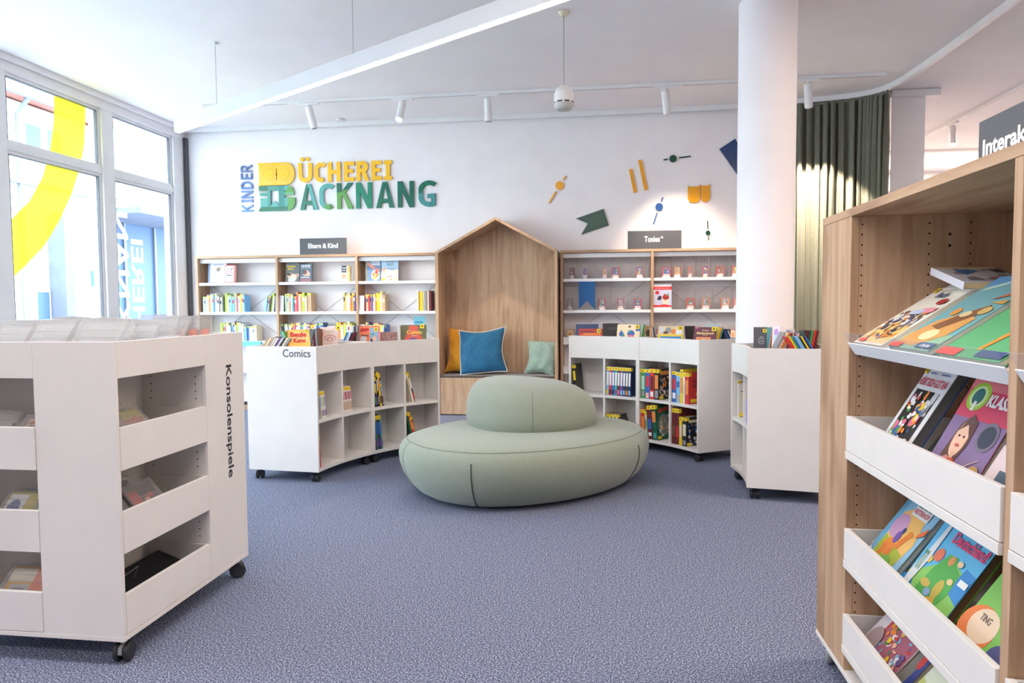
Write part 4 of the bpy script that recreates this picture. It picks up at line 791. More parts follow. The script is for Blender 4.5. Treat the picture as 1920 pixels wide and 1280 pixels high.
upright(1208, 1222, 611, 6.42, S(150, 120, 70), [('e', .5, .5, .3, .2, 'black'), ('r', .7, 0, .9, .9, 'orange')], 'brown album beside the green pair', 10, 0)
stripes(1222, 1233, 614, 6.40, ['tan', 'pale grey', 'brown', 'grey'], 8, 'narrow group before the yellow comic')
upright(1235, 1281, 611, 6.32, S(226, 206, 160), [('r', 0, 0, 1, .42, 'yellow'), ('r', .08, .12, .92, .30, S(60, 140, 200)), ('e', .14, .72, .10, .18, 'pale grey'), ('e', .4, .72, .12, .16, 'grey'), ('e', .6, .62, .1, .14, 'orange'), ('e', .82, .6, .12, .16, 'white'), ('e', .3, .55, .1, .08, 'brown')], 'yellow and blue crowded album on the second cabinet', 24, -12, stick=(.78, .72, .045), t=.03)
upright(1284, 1304, 611, 6.35, 'black', [], 'black album before the plum one', 12, 12)
upright(1302, 1341, 613, 6.16, S(110, 56, 74), [('t', 'Onkel', .36, .74, .66, .84, S(230, 200, 170), .02), ('t', 'Bilderbuch', .14, .52, .92, .68, S(240, 206, 130), .03), ('r', .42, .44, .64, .48, 'tan'), ('r', .14, .0, .80, .34, S(236, 150, 90)), ('e', .5, .1, .1, .1, 'pale grey'), ('r', .04, .9, .2, .97, 'pink')], 'plum-coloured album with cream lettering and orange block', 24, -22, stick=(.80, .74, .045), t=.02)
stripes(1341, 1349, 614, 6.10, ['yellow', 'orange', 'teal'], -16, 'yellow and teal group beside the plum cover')
upright(1350, 1370, 617, 6.16, S(16, 20, 34), [('e', .5, .55, .16, .12, 'grey')], 'black album with a pale round spot', 10, 10)
stripes(1366, 1378, 620, 6.14, ['navy', 'blue', 'navy', 'pale grey'], 22, 'navy group at the column end')
upright(1322, 1352, 607, 6.42, S(190, 208, 218), [('p', [(.5, 0), (1, 0), (.9, .9)], 'pink')], 'pale blue booklet behind the plum album', 6, 0)
# third cabinet
upright(1413, 1437, 613, 5.28, S(70, 72, 82), [('e', .6, .42, .16, .08, 'grey'), ('e', .6, .42, .12, .05, S(70, 72, 82)), ('e', .55, .30, .22, .10, 'grey'), ('e', .55, .30, .17, .07, S(70, 72, 82)), ('e', .58, .20, .20, .07, 'grey'), ('e', .58, .20, .15, .04, S(70, 72, 82))], 'charcoal album with chalk rings on the third cabinet', 14, -10, stick=(.70, .72, .03))
stripes(1438, 1448, 614, 5.22, ['teal', 'sky blue', 'orange', 'brown', 'yellow'], -8, 'bright group beside the charcoal cover', d=.12)
upright(1449, 1462, 611, 5.16, S(222, 220, 236), [('e', .5, .7, .3, .14, 'lilac'), ('e', .5, .4, .3, .14, 'pale blue')], 'pale lilac album in the third cabinet', 18, -20)
upright(1452, 1472, 611, 5.30, S(240, 232, 238), blobs(12, [S(222, 190, 200), S(210, 200, 226)], 31), 'white album with faint pink print at the back', 6, 0)
stripes(1452, 1472, 623, 4.98, ['grey', 'cream', 'orange', 'tan', 'lilac'], -26, 'slanting pale group of the third cabinet', d=.14)
upright(1473, 1490, 617, 5.12, S(190, 184, 186), [('e', .3, .8, .3, .1, 'blue')], 'grey album with a blue patch', 10, 0)
stripes(1474, 1490, 624, 4.95, ['maroon', 'tan', 'brown', 'lilac', 'peach'], -14, 'brown group of the third cabinet', d=.14)
upright(1492, 1510, 622, 5.02, S(52, 78, 76), blobs(8, [S(80, 110, 104), S(30, 40, 44)], 33), 'dark teal album in the third cabinet', 10, 0)
stripes(1496, 1534, 632, 4.86, ['red', 'yellow', 'green', 'blue', 'sky blue', 'sky blue', 'black', 'yellow', 'navy', 'blue'], 30, 'bright slanting row next to the oak shelf', d=.16)
stripes(1500, 1530, 619, 5.14, ['black', 'maroon', 'charcoal', 'green', 'red', 'maroon'], -10, 'dark group next to the oak shelf', d=.12)
# ------------------------------------------------------------ books on the three-bay bookcase
def xat(px, z=1.3): return at('y', YS_+.03, px, 560).x
def row(px0, px1, shelf, cols, where, hs=(.19, .235), lean=0, d=.15, sticker=True, ybk=0):
    z = SH[shelf]+.0006; X0, X1 = xat(px0), xat(px1); n_ = len(cols); wts = [R_.uniform(.7, 1.4) for _ in cols]; tot = sum(wts); x = X0
    for i, (c, w_) in enumerate(zip(cols, wts)):
        st = (X1-X0)*w_/tot; hh = R_.uniform(*hs); ln = R(lean)
        M = fr((x+(hh*math.sin(ln) if ln > 0 else 0), YS_+.035+R_.uniform(0, .02)+ybk, z), (1, 0, 0), (0, 0, 1), (0, -1, 0)) @ Matrix.Rotation(ln, 4, 'Z')
        if ln < 0: M = M @ Matrix.Translation((0, st*math.sin(-ln), 0))
        b2 = R_.choice(['white', 'grey', 'cream', 'navy', 'red'])
        bands = ((.55, .75, b2),) if R_.random() < .45 else ()
        if sticker: bands = bands + ((.86, .97, R_.choice(['yellow', 'lime', 'yellow'])),)
        spine_book(M, st*.94, hh, d, c, '%s book, %s in %s' % (c, ORD[i], where), 'library books on the oak bookcase', bands=bands)
        x += st
pal1 = ['white', 'pale blue', 'pale grey', 'orange', 'white', 'sky blue', 'pale blue', 'white']
row(379, 397, 1, ['white', 'mint', 'pale blue', 'white', 'orange', 'white'], 'pale row nearest the window on the second shelf', lean=0)
row(397, 406, 1, ['sky blue', 'pale blue', 'white'], 'short blue run after the orange spine', hs=(.22, .24))
row(406, 416, 1, ['pale grey', 'cream', 'grey'], 'grey run ending the window-side row', hs=(.18, .2), sticker=False)
row(421, 452, 1, ['lime', 'white', 'mint', 'sky blue', 'sky blue', 'white', 'tan', 'pink', 'white', 'yellow'], 'colourful row in the middle of the window bay', hs=(.19, .25))
row(452, 458, 1, ['pale grey', 'sky blue'], 'pair closing the colourful row', sticker=False)
row(495, 512, 1, ['sky blue', 'white', 'charcoal', 'lime', 'pale grey'], 'leaning group beside the first divider', lean=-7)
row(411, 455, 2, ['lime', 'mint', 'pink', 'cream', 'pale blue', 'sky blue', 'purple', 'white', 'lime', 'pale blue', 'white'], 'bottom visible row of the window bay', hs=(.19, .24))
row(456, 479, 2, ['sky blue', 'blue', 'white', 'pale grey', 'cream'], 'short run above the light blue tray', hs=(.18, .2))
row(533, 583, 1, ['mint', 'cream', 'tan', 'white', 'teal', 'pink', 'red', 'white', 'orange', 'lime', 'cream', 'tan', 'tan'], 'middle bay row with pink and green spines', hs=(.19, .245))
row(643, 665, 1, ['tan', 'yellow', 'pale grey', 'white', 'orange', 'yellow', 'purple'], 'group with yellow spines by the second divider', hs=(.19, .23))
row(518, 536, 2, ['white', 'charcoal', 'pale grey'], 'grey leaning trio of the middle bay', lean=7, hs=(.21, .22))
row(540, 604, 2, ['white', 'yellow', 'pink', 'pink', 'white', 'teal', 'sky blue', 'white', 'lilac', 'purple', 'yellow', 'orange', 'white', 'blue', 'sky blue', 'blue'], 'lower middle row with pink and lilac spines', hs=(.20, .235))
row(629, 664, 2, ['yellow', 'orange', 'white', 'yellow', 'sky blue', 'white', 'lime', 'black'], 'yellow and white run by the second divider', hs=(.19, .24))
row(684, 716, 1, ['red', 'peach', 'red', 'peach', 'purple', 'white', 'peach', 'orange', 'yellow', 'yellow', 'cream'], 'red and yellow row in the bay by the alcove', hs=(.20, .25))
row(716, 722, 1, ['tan'], 'end of the red and yellow row', sticker=False)
row(782, 808, 1, ['cream', 'yellow', 'yellow', 'cream', 'grey', 'cream', 'maroon'], 'group with two thick yellow spines next to the alcove', hs=(.232, .245), sticker=False)
row(684, 722, 2, ['peach', 'purple', 'white', 'charcoal', 'white', 'pink', 'cream', 'pink', 'yellow', 'white', 'sky blue', 'blue'], 'short row low in the bay by the alcove', hs=(.19, .23))
def faceout(px0, px1, pyt, shelf, cov, items, label, t=.012, lean=6, name='book', ya=0, z=None, stick=None):
    zb = (SH[shelf] if z is None else z)+.001; Y = YS_+.10+ya; T_ = at('y', Y, px0, pyt); T2 = at('y', Y, px1, pyt); h_ = (T_.z-zb)/math.cos(R(lean))
    M = fr((T_.x, Y-h_*math.sin(R(lean)), zb), (1, 0, 0), (0, 0, 1), (0, -1, 0)) @ Matrix.Rotation(-R(lean), 4, 'X')
    return face_book(M, T2.x-T_.x, h_, t, cov, items, label, name, 'book' if name == 'book' else name.replace('_', ' '), None, stick=stick)
faceout(391, 425, 491, 0, S(206, 222, 242), [('r', 0, 0, .12, 1, S(120, 140, 170)), ('r', .12, .02, .98, .98, S(226, 232, 246)), ('e', .56, .42, .28, .22, S(190, 206, 222)), ('e', .62, .36, .16, .22, S(226, 206, 176)), ('e', .58, .66, .13, .10, S(160, 140, 116)), ('e', .54, .60, .05, .06, S(110, 90, 80)), ('r', .3, .84, .86, .87, 'grey'), ('e', .3, .78, .02, .02, 'grey'), ('e', .85, .78, .02, .02, 'grey'), ('r', .02, 0, .6, .04, 'grey'), ('r', .02, .95, .5, 1, 'grey')], 'pale blue hardback showing a sitting dog on the top shelf', t=.02)
faceout(421, 441, 497, 0, S(240, 110, 110), [('r', .06, .05, .88, .94, 'white'), ('t', 'DAS', .22, .74, .46, .84, 'charcoal', .02), ('t', 'ELTERN', .12, .50, .84, .68, S(236, 120, 130), .03), ('t', 'KOMPASS', .18, .38, .8, .47, 'charcoal', .02), ('r', .6, .68, .66, .84, 'charcoal'), ('e', .76, .80, .06, .04, 'red'), ('r', .66, .12, .84, .2, S(240, 150, 140))], 'white book with a red edge on the top shelf', t=.04, ya=-.035)
faceout(536, 562, 492, 0, S(96, 98, 98), [('t', 'Familien', .10, .74, .70, .86, 'yellow', .02), ('t', 'leben', .16, .62, .56, .72, 'yellow', .02), ('e', .32, .34, .2, .16, S(226, 180, 160)), ('e', .26, .40, .16, .08, S(70, 56, 52)), ('e', .60, .24, .22, .18, S(236, 200, 184)), ('e', .86, .34, .12, .1, S(196, 150, 140)), ('e', .45, .1, .26, .14, S(206, 214, 234)), ('r', .04, .0, .9, .03, S(190, 130, 130))], 'dark grey magazine-style book with sleeping faces on the top shelf')
faceout(563, 585, 495, 0, S(84, 104, 124), [('t', 'KINDER', .10, .84, .88, .95, 'white', .03), ('r', .06, .78, .9, .795, 'white'), ('e', .5, .50, .30, .18, S(206, 160, 146)), ('e', .36, .56, .22, .14, S(96, 78, 76)), ('r', .1, .24, .8, .28, 'white'), ('r', .04, .02, .96, .18, S(150, 100, 110)), ('e', .74, .44, .12, .12, S(230, 180, 160))], 'slate blue book with a cuddling figure on the top shelf')
faceout(640, 650, 497, 0, S(226, 206, 196), [('r', .08, .55, .95, .98, S(70, 76, 90)), ('r', .2, .80, .9, .85, 'white'), ('r', .2, .66, .8, .70, 'white'), ('e', .5, .32, .34, .14, S(226, 150, 110))], 'narrow book with dark print on the top shelf of the middle bay', t=.045)
faceout(650, 656, 498, 0, S(226, 190, 110), [('r', .1, .0, .4, 1, 'cream')], 'thin yellow-edged book beside the dark-printed one', t=.05)
faceout(687, 714, 485, 0, S(112, 140, 178), [('r', 0, 0, .03, 1, 'yellow'), ('t', 'KOCHEN', .30, .82, .92, .89, 'white', .03), ('t', 'KINDER', .38, .70, .96, .79, 'white', .03), ('p', [(.05, .75), (.16, .84), (.66, .6), (.6, .52), (.4, .56)], S(226, 140, 120)), ('e', .66, .26, .30, .24, 'cream'), ('e', .72, .40, .11, .08, S(200, 60, 70)), ('e', .52, .30, .10, .08, S(236, 140, 60)), ('e', .74, .24, .09, .07, 'orange'), ('e', .6, .14, .10, .06, 'yellow'), ('e', .82, .5, .10, .08, S(220, 110, 80)), ('e', .86, .3, .05, .05, 'green')], 'blue cookbook with a bowl of fruit on the top shelf', ya=-.01)
faceout(715, 747, 485, 0, S(176, 202, 226), [('t', 'BABYS', .34, .68, .72, .80, S(90, 140, 150), .02), ('t', 'ERSTER', .30, .82, .78, .88, S(120, 160, 180), .02), ('p', [(0, 0), (1, 0), (1, .5), (.6, .46), (.3, .55), (0, .4)], S(250, 236, 226)), ('e', .16, .48, .10, .12, S(240, 180, 150)), ('e', .86, .42, .10, .08, S(250, 216, 160)), ('r', .3, .18, .7, .22, S(236, 140, 130)), ('e', .14, .08, .12, .07, 'lime'), ('e', .88, .1, .1, .1, 'peach'), ('r', .25, .54, .75, .57, 'grey'), ('e', .6, .07, .05, .04, 'orange')], 'pale blue baby book with scattered fruit on the top shelf')
faceout(776, 797, 593, 2, S(120, 196, 212), [('r', .1, .72, .8, .8, S(60, 140, 170)), ('r', .1, .52, .66, .60, S(60, 140, 170)), ('e', .84, .50, .08, .18, 'peach'), ('r', .08, .36, .7, .42, S(40, 90, 130))], 'light blue booklet standing behind the olive and red album', t=.006)
for px0, px1, lb in ((517, 532, 'white acrylic sign holder beside the first divider'), (668, 683, 'white acrylic sign holder beside the second divider')):
    faceout(px0, px1, 554, 1, S(236, 238, 250), [('r', .15, .8, .7, .82, 'pale grey'), ('r', .15, .6, .7, .62, 'pale grey')], lb, t=.004, lean=4, name='card_holder', ya=-.06)
faceout(613, 628, 611, 2, 'white', [], 'plain white box on the middle bay shelf', t=.12, lean=0, name='box', z=SH[2]); 
faceout(668, 684, 608, 2, 'white', [('r', .1, .7, .9, .8, 'pale grey')], 'white card holder low beside the second divider', t=.004, lean=3, name='card_holder', ya=-.06)
Mx_ = fr((xat(452), YS_-.012, .80), (1, 0, 0), (0, 0, 1), (0, -1, 0))
MB().box(-4.72, -4.24, YS_-.02, YS_+.006, .80, .864, S(110, 206, 240)).build('shelf_edge_label_rail', 'printed', label='light blue strip along the front of the low window-bay shelf', cat='shelf strip')
# round white figure on the window bay
bm_ = MB(); q = at('y', YS_+.12, 398, 545); bm_.lathe([(.03, 0), (.034, .02), (.022, .05), (.03, .09), (.036, .12), (.02, .16), (0, .17)], 16); bm_.build('figurine', 'white_plastic', M=Matrix.Translation((q.x, YS_+.20, SH[1]+.001)), smooth=True, label='small white figurine behind the pale row of books', cat='figurine')
# ------------------------------------------------------------ clear display cases with story figures
def tcase(px0, px1, pyt, shelf, cw, fc, fx, label, seed, side=0, hh=None):
    z = SH[shelf]+.0008; Y = YS_+.06; a = at('y', Y, px0, 560).x; b = at('y', Y, px1, 560).x; zt = at('y', Y, (px0+px1)/2, pyt).z
    o = empty('display_case', ((a+b)/2, Y+.05, z), label, 'display case', 'clear display cases')
    P(o, 'clear_shell', 'clear_acrylic', lambda m: m.box(a, b, Y, Y+.11, z, zt), bevel=.003)
    f0 = a+(b-a)*fx; fw_ = cw; fz = z+.02
    P(o, 'figure_base', 'white_plastic', lambda m: m.tube([(f0+fw_/2, Y+.035, z+.002), (f0+fw_/2, Y+.035, z+.022)], fw_*.5, 20), smooth=True)
    def card(m):
        h_ = .108; M = fr((f0, Y+.02, fz+.002), (1, 0, 0), (0, 0, 1), (0, -1, 0)); bc = CN[fc] if isinstance(fc, str) else fc
        m.box(0, fw_, 0, h_, -.035, 0, bc, M=M); rr2 = random.Random(seed)
        pal_ = [CN[k] for k in ('pale blue', 'white', 'orange', 'yellow', 'green', 'blue', 'brown')]
        art(m, [('r', .14, .22, .86, .94, rr2.choice([S(150, 166, 176), S(90, 120, 170), S(190, 170, 140), S(160, 120, 120)]))]+blobs(6, pal_, seed, .3, .7, .34, .84, .16)+[('r', .12, .04, .88, .18, 'white')], fw_, h_, M)
    P(o, 'story_card', 'printed', card, label='small printed story card')
cs = [(1055, 1086, 481, 0, .055, S(96, 50, 62), .42, 'clear case with the dark figure card at the alcove end of the top shelf'), (1089, 1115, 481, 0, .06, S(226, 170, 190), .1, 'clear case with a faded pink card on the top shelf'), (1117, 1140, 481, 0, .05, S(216, 120, 140), .55, 'clear case whose pink card stands at its edge'),
      (1142, 1183, 481, 0, .085, 'red', .12, 'wide clear case with a bright pink-red card on the top shelf'), (1186, 1214, 480, 0, .075, S(196, 60, 56), .25, 'clear case beside the middle divider with a red and yellow card'),
      (1061, 1083, 538, 1, .065, S(150, 40, 44), .1, 'clear case under the dark card with a red and cream card'), (1118, 1142, 538, 1, .085, S(186, 60, 60), .15, 'clear case with a landscape card beside the blue pennant'), (1144, 1175, 538, 1, .075, S(190, 52, 52), .45, 'clear case with a blue and yellow card on the second shelf'), (1178, 1214, 538, 1, .085, S(196, 48, 52), .30, 'clear case with a wholly red card on the second shelf'),
      (1229, 1257, 479, 0, .095, S(220, 80, 84), .45, 'clear case with a broad pink card right of the divider'), (1259, 1281, 479, 0, .08, S(196, 90, 60), .2, 'clear case with a brownish red card next to the broad pink one'), (1284, 1303, 478, 0, .045, S(226, 110, 110), .35, 'clear case with a slim pale red card'), (1306, 1330, 478, 0, .06, S(220, 84, 84), .5, 'clear case with a dark topped red card'), (1334, 1366, 478, 0, .085, S(206, 80, 78), .3, 'clear case with a pale blue pictured card'), (1368, 1392, 478, 0, .07, S(206, 100, 100), .2, 'clear case half hidden by the column on the top shelf'),
      (1272, 1303, 537, 1, .09, S(210, 90, 60), .5, 'clear case with a blue and orange card on the second shelf'), (1305, 1334, 537, 1, .09, S(222, 130, 70), .4, 'clear case with an orange card on the second shelf'), (1338, 1372, 537, 1, .085, S(222, 120, 66), .45, 'clear case with a cream pictured orange card'), (1374, 1396, 537, 1, .07, S(190, 60, 70), .1, 'clear case half hidden by the column on the second shelf')]
for i, c in enumerate(cs): tcase(*c, seed=50+i)
low = [(1058, 1080, S(196, 160, 90)), (1084, 1106, S(150, 60, 60)), (1110, 1136, S(180, 150, 140)), (1140, 1164, S(176, 120, 110)), (1168, 1190, S(196, 150, 130)), (1194, 1216, S(180, 100, 90)), (1228, 1252, S(190, 110, 110)), (1256, 1280, S(186, 120, 120)), (1284, 1308, S(176, 110, 120)), (1312, 1336, S(190, 120, 120)), (1340, 1362, S(206, 130, 130)), (1366, 1384, S(190, 110, 120))]
for i, (a, b, c) in enumerate(low):
    z = .842; Y = YS_+.04; x0, x1 = at('y', Y, a, 600).x, at('y', Y, b, 600).x
    o = empty('display_case', ((x0+x1)/2, Y, z), 'small clear case standing %s in the white tray, counted from the alcove' % ORD[i], 'display case', 'clear cases in the white tray')
    P(o, 'clear_shell', 'clear_acrylic', lambda m: m.box(x0, x1, Y, Y+.07, z, 1.075), bevel=.003)
    P(o, 'story_card', 'printed', lambda m: (m.box(x0+.02, x1-.02, Y+.02, Y+.05, z+.002, z+.16, c), art(m, [('r', .15, .3, .85, .92, S(230, 206, 170)), ('e', .5, .6, .2, .18, 'orange')], x1-x0-.04, .16, fr((x0+.02, Y+.02, z+.002), (1, 0, 0), (0, 0, 1), (0, -1, 0)))))
# blue pennant sign and poster
pn = empty('pennant_sign', (-.20, YS_+.02, SH[1]), 'blue swallow-tailed pennant in a clear frame on the second shelf', 'sign')
pa, pb = at('y', YS_+.02, 1085, 527), at('y', YS_+.02, 1116, 580)
Mp = fr((0, YS_+.02, 0), (1, 0, 0), (0, 0, 1), (0, -1, 0)); xm = (pa.x+pb.x)/2
P(pn, 'pennant', 'blue_felt', lambda m: m.prism([(pa.x, pa.z), (pb.x, pa.z), (pb.x, pb.z), (xm, pb.z+.10), (pa.x, pb.z)], .001, .004, M=Mp))
P(pn, 'clear_plate', 'clear_acrylic', lambda m: m.box(pa.x-.008, pb.x+.008, YS_+.021, YS_+.024, SH[1]+.001, pa.z+.004))
fa, fb = at('y', YS_+.03, 1225, 532), at('y', YS_+.03, 1259, 577)
po = empty('poster_stand', ((fa.x+fb.x)/2, YS_+.03, SH[1]), 'small red and white poster stand on the second shelf beside the divider', 'poster')
def poster(m):
    M = fr((fa.x, YS_+.03, SH[1]+.03), (1, 0, 0), (0, 0, 1), (0, -1, 0)); w_, h_ = fb.x-fa.x, fa.z-SH[1]-.03
    m.box(0, w_, -.028, h_, -.004, 0, S(240, 236, 238), M=M)
    art(m, [('r', 0, .02, 1, .72, S(206, 206, 232)), ('r', 0, .74, 1, .88, S(206, 44, 56)), ('r', .08, .78, .9, .83, S(230, 120, 130)), ('e', .22, .62, .11, .08, S(206, 60, 60)), ('p', [(.2, .36), (.34, .5), (.46, .46), (.44, .32), (.3, .28)], S(60, 56, 72)), ('e', .68, .28, .17, .22, 'cream'), ('e', .68, .42, .18, .12, S(206, 60, 50)), ('p', [(.56, .46), (.6, .6), (.68, .5)], S(150, 60, 50)), ('p', [(.72, .5), (.82, .62), (.84, .46)], 'green'), ('r', .55, .38, .86, .42, S(60, 40, 50)), ('p', [(0, 0), (1, 0), (1, .06), (.6, .12), (.3, .08), (0, .1)], S(216, 60, 60))], w_, h_, M)
P(po, 'poster_print', 'printed', poster)
P(po, 'clear_plate', 'clear_acrylic', lambda m: m.box(fa.x-.006, fb.x+.006, YS_+.0345, YS_+.037, SH[1]+.001, fa.z+.012))
# ------------------------------------------------------------ white pinwheel cabinet for console games
LX, LY, LS = -1.721, 2.245, .888; LZ0, LZ1 = .09, 1.178
lc = empty('pinwheel_cabinet', (LX-LS/2, LY+LS/2, 0), 'tall white wheeled cabinet with trays and a black vertical word', 'cabinet')
ctr = Vector((LX-LS/2, LY+LS/2, 0))
P(lc, 'base_board', 'white_laminate', lambda m: m.box(LX-LS, LX, LY, LY+LS, LZ0, LZ0+.018), bevel=.0015)
P(lc, 'trough_floor', 'white_laminate', lambda m: m.box(LX-LS+.02, LX-.02, LY+.02, LY+LS-.02, 1.046, 1.09))
DB = .32
for s in range(4):
    # side frame: u along the face, v up, w outwards; s=0 the face towards +x, s=3 the one towards the camera
    Ms = Matrix.Translation(ctr) @ Matrix.Rotation(math.pi/2*s, 4, 'Z') @ fr((LS/2, -LS/2, 0), (0, 1, 0), (0, 0, 1), (1, 0, 0)); e_ = LZ0+.018
    P(lc, 'end_panel', 'white_laminate', lambda m: m.box(LS-DB, LS-.001, e_, LZ1, -.018, -.0005, M=Ms), bevel=.001)
    P(lc, 'partition', 'white_laminate', lambda m: m.box(LS-DB-.0, LS-DB+.016, e_, 1.0455, -LS+DB+.0, -.0185, M=Ms))
    P(lc, 'top_panel', 'white_laminate', lambda m: m.box(.0185, LS-DB-.001, 1.046, LZ1, -.018, -.001, M=Ms), bevel=.001)
    for k, (z0, z1) in enumerate(((.712, .868), (.408, .562), (.110, .258))):
        P(lc, 'tray_front', 'white_laminate', lambda m: m.box(.0195, LS-DB-.002, z0, z1, -.016, .0+(.004 if s == 3 and k == 0 else 0), M=Ms), bevel=.0012)
        P(lc, 'tray_floor', 'white_laminate', lambda m: m.box(.0195, LS-DB-.002, z0, z0+.012, -DB+.01, -.0165, M=Ms))
        P(lc, 'tray_side', 'white_laminate', lambda m: m.box(LS-DB-.012, LS-DB-.003, z0+.013, z1-.001, -.22, -.0165, M=Ms))
    def holes(m):
        for q in range(3):
            for z in [z_+.032*i for z_ in (.90, .60, .29) for i in range(4)]:
                u_ = LS-DB-.0006; m.flat(disc(-(.05 if q == 0 else .26 if q == 1 else .26), z, .0032, .0032, 8), 0, WHITE, Ms @ fr((u_, 0, 0), (0, 0, 1), (0, 1, 0), (-1, 0, 0)))
    P(lc, 'pin_holes', 'pin_hole', holes)
for sx_, sy_ in ((-1, -1), (1, -1), (1, 1), (-1, 1)): caster(lc, ctr.x+sx_*(LS/2-.035), ctr.y+sy_*(LS/2-.045), LZ0, ang=R(100 if sx_*sy_ < 0 else 35))
Ml = fr((LX-.0004, 0, 0), (0, 0, -1), (0, 1, 0), (1, 0, 0))
P(lc, 'lettering', 'black_print', lambda m: m.text('Konsolenspiele', Ml, -1.032, 2.962, -.508, 3.022, depth=.0006, bold=.018), label='black vertical word on the end panel')
# clear plastic game cases
def gcase(M, w, h, t, paper, items, label, group='clear plastic game cases', ph=.5):
    mb = MB(); mb.box(0, w, 0, h, -t, 0); o = mb.build('game_case', 'clear_case', M=M, label=label, cat='game case', group=group, bevel=.003)
    k = MB(); k.box(w*.08, w*.92, h*.06, h*ph, -t*.75, -t*.25, paper); art(k, items, w*.84, h*(ph-.06), Matrix.Translation((w*.08, h*.06, -t*.25)), dz=.0002)
    k.build('paper_insert', 'printed', o)
    MB().box(w*.35, w*.65, h-.001, h+.006, -t*.7, -t*.3).build('hinge_clip', 'clear_case', o); 
    l_ = MB(); [l_.box(w*.04, w*.96, h*q, h*q+.0025, -.0002, .0012) for q in (.56, .72, .90)]; l_.build('moulded_rib', 'clear_case', o)
    return o
def cyc(*a): return [CN[x] if isinstance(x, str) else x for x in a]
pals = [cyc('orange', 'white', 'brown', 'pink'), cyc('yellow', 'white', 'blue', 'grey'), cyc('lime', 'white', 'purple'), cyc('red', 'black', 'grey', 'peach')]
ii = 0
rg = random.Random(11)
# on the top: rows leaning back, seen from the side
for ri in range(8):
    x = -2.59+rg.uniform(0, .04); y_ = 2.30+ri*.087
    while x < (-1.93 if ri < 7 else -2.2):
        w_ = rg.choice([.15, .19, .215])
        if x+w_ > -1.745: break
        M = fr((x, y_, 1.0915), (math.cos(R(rg.uniform(-1, 3))), math.sin(R(1)), 0), (0, 0, 1)) @ Matrix.Rotation(-R(rg.uniform(33, 42)), 4, 'X')
        k = rg.randrange(4); gcase(M, w_, rg.choice([.19, .20, .215]), .020, [S(226, 206, 204), S(226, 226, 236), S(236, 222, 190), S(206, 206, 210)][k], blobs(8, [S(216, 190, 190), S(206, 210, 226), S(230, 220, 200)], 80+k), 'clear plastic game case leaning among many alike on top of the white cabinet', 'clear cases on the cabinet top'); x += w_+rg.uniform(.006, .03)
# upright cases near the far corner (with red inserts)
for k in range(3):
    M = fr((-2.06+.05*k, 2.93+.016*k, 1.11), (.98, .2, 0), (0, 0, 1)) @ Matrix.Rotation(-R(26), 4, 'X') @ Matrix.Rotation(R(6), 4, 'Z')
    gcase(M, .16, .155, .018, [S(176, 120, 110), S(206, 120, 100), S(186, 120, 116)][k], [('r', .05, .1, .7, .9, S(140, 90, 80)), ('r', .75, 0, 1, 1, S(220, 110, 80))], 'clear case with a reddish sheet beside the lettered panel, %s' % ['standing at the back', 'in the middle of three', 'at the outer end'][k], 'clear cases on the cabinet top', ph=.55)
# in the trays of the +x face
tr_ = [(.868, .724), (.562, .42), (.258, .122)]
def intray(s, u, zf, dep, lean, w, h, t, paper, items, label, yaw=0, ph=.55):
    Ms = Matrix.Translation(ctr) @ Matrix.Rotation(math.pi/2*s, 4, 'Z') @ fr((LS/2, -LS/2, 0), (0, 1, 0), (0, 0, 1), (1, 0, 0))
    M = Ms @ Matrix.Translation((u, zf+.055, -dep)) @ Matrix.Rotation(R(yaw), 4, 'Y') @ Matrix.Rotation(-R(lean), 4, 'X'); return gcase(M, w, h*.86, t, paper, items, label, ph=min(.96, ph+.3))
intray(0, .06, .728, .05, 40, .14, .18, .02, S(150, 140, 130), blobs(8, pals[3], 1), 'clear case lying steeply in the upper tray by the corner', ph=.5)
intray(0, .16, .728, .045, 42, .17, .19, .02, S(206, 196, 110), [('r', .05, .05, .95, .7, S(196, 130, 110))]+blobs(8, pals[0], 2), 'clear case with a yellow and orange sheet in the upper tray', ph=.80)
intray(0, .035, .424, .06, 38, .15, .19, .02, S(70, 66, 62), [('r', .1, .1, .9, .9, S(50, 48, 48))], 'dark clear case in the middle tray by the corner', ph=.9)
intray(0, .19, .424, .04, 42, .19, .19, .02, S(120, 110, 110), [('r', .02, .05, .35, .8, S(206, 60, 50)), ('r', .35, .1, .95, .8, S(84, 76, 76))]+blobs(8, pals[3], 5, .4, .9, .1, .7), 'clear case with a red and dark sheet in the middle tray', ph=.85)
intray(0, .025, .424, .025, 46, .09, .15, .012, S(226, 150, 50), blobs(6, pals[0], 3), 'orange game sleeve at the corner of the middle tray', ph=.95)
P(lc, 'tray_lining', 'black_print', lambda m: m.add([(.03, .150, -.02), (LS-DB-.02, .150, -.02), (LS-DB-.02, .225, -.24), (.03, .225, -.24), (.03, .123, -.02), (LS-DB-.02, .123, -.02), (LS-DB-.02, .123, -.24), (.03, .123, -.24)], [(0, 1, 2, 3), (4, 7, 6, 5), (0, 4, 5, 1), (1, 5, 6, 2), (2, 6, 7, 3), (3, 7, 4, 0)], M=Matrix.Translation(ctr) @ fr((LS/2, -LS/2, 0), (0, 1, 0), (0, 0, 1), (1, 0, 0))), label='black sloping lining of the lowest tray')
def wirestop(m):
    Mq = Matrix.Translation(ctr) @ fr((LS/2, -LS/2, 0), (0, 1, 0), (0, 0, 1), (1, 0, 0)); m.tube([(.03, .17, -.06), (.03, .26, -.10), (.28, .26, -.14), (.28, .21, -.16)], .0018, 6, M=Mq)
P(lc, 'wire_stop', 'wire_grey', wirestop)
intray(0, .13, .424, .10, 30, .17, .20, .02, S(90, 84, 80), [('r', .1, .1, .9, .9, S(66, 60, 60))], 'smoky clear case behind the red sheet in the middle tray', ph=.6)
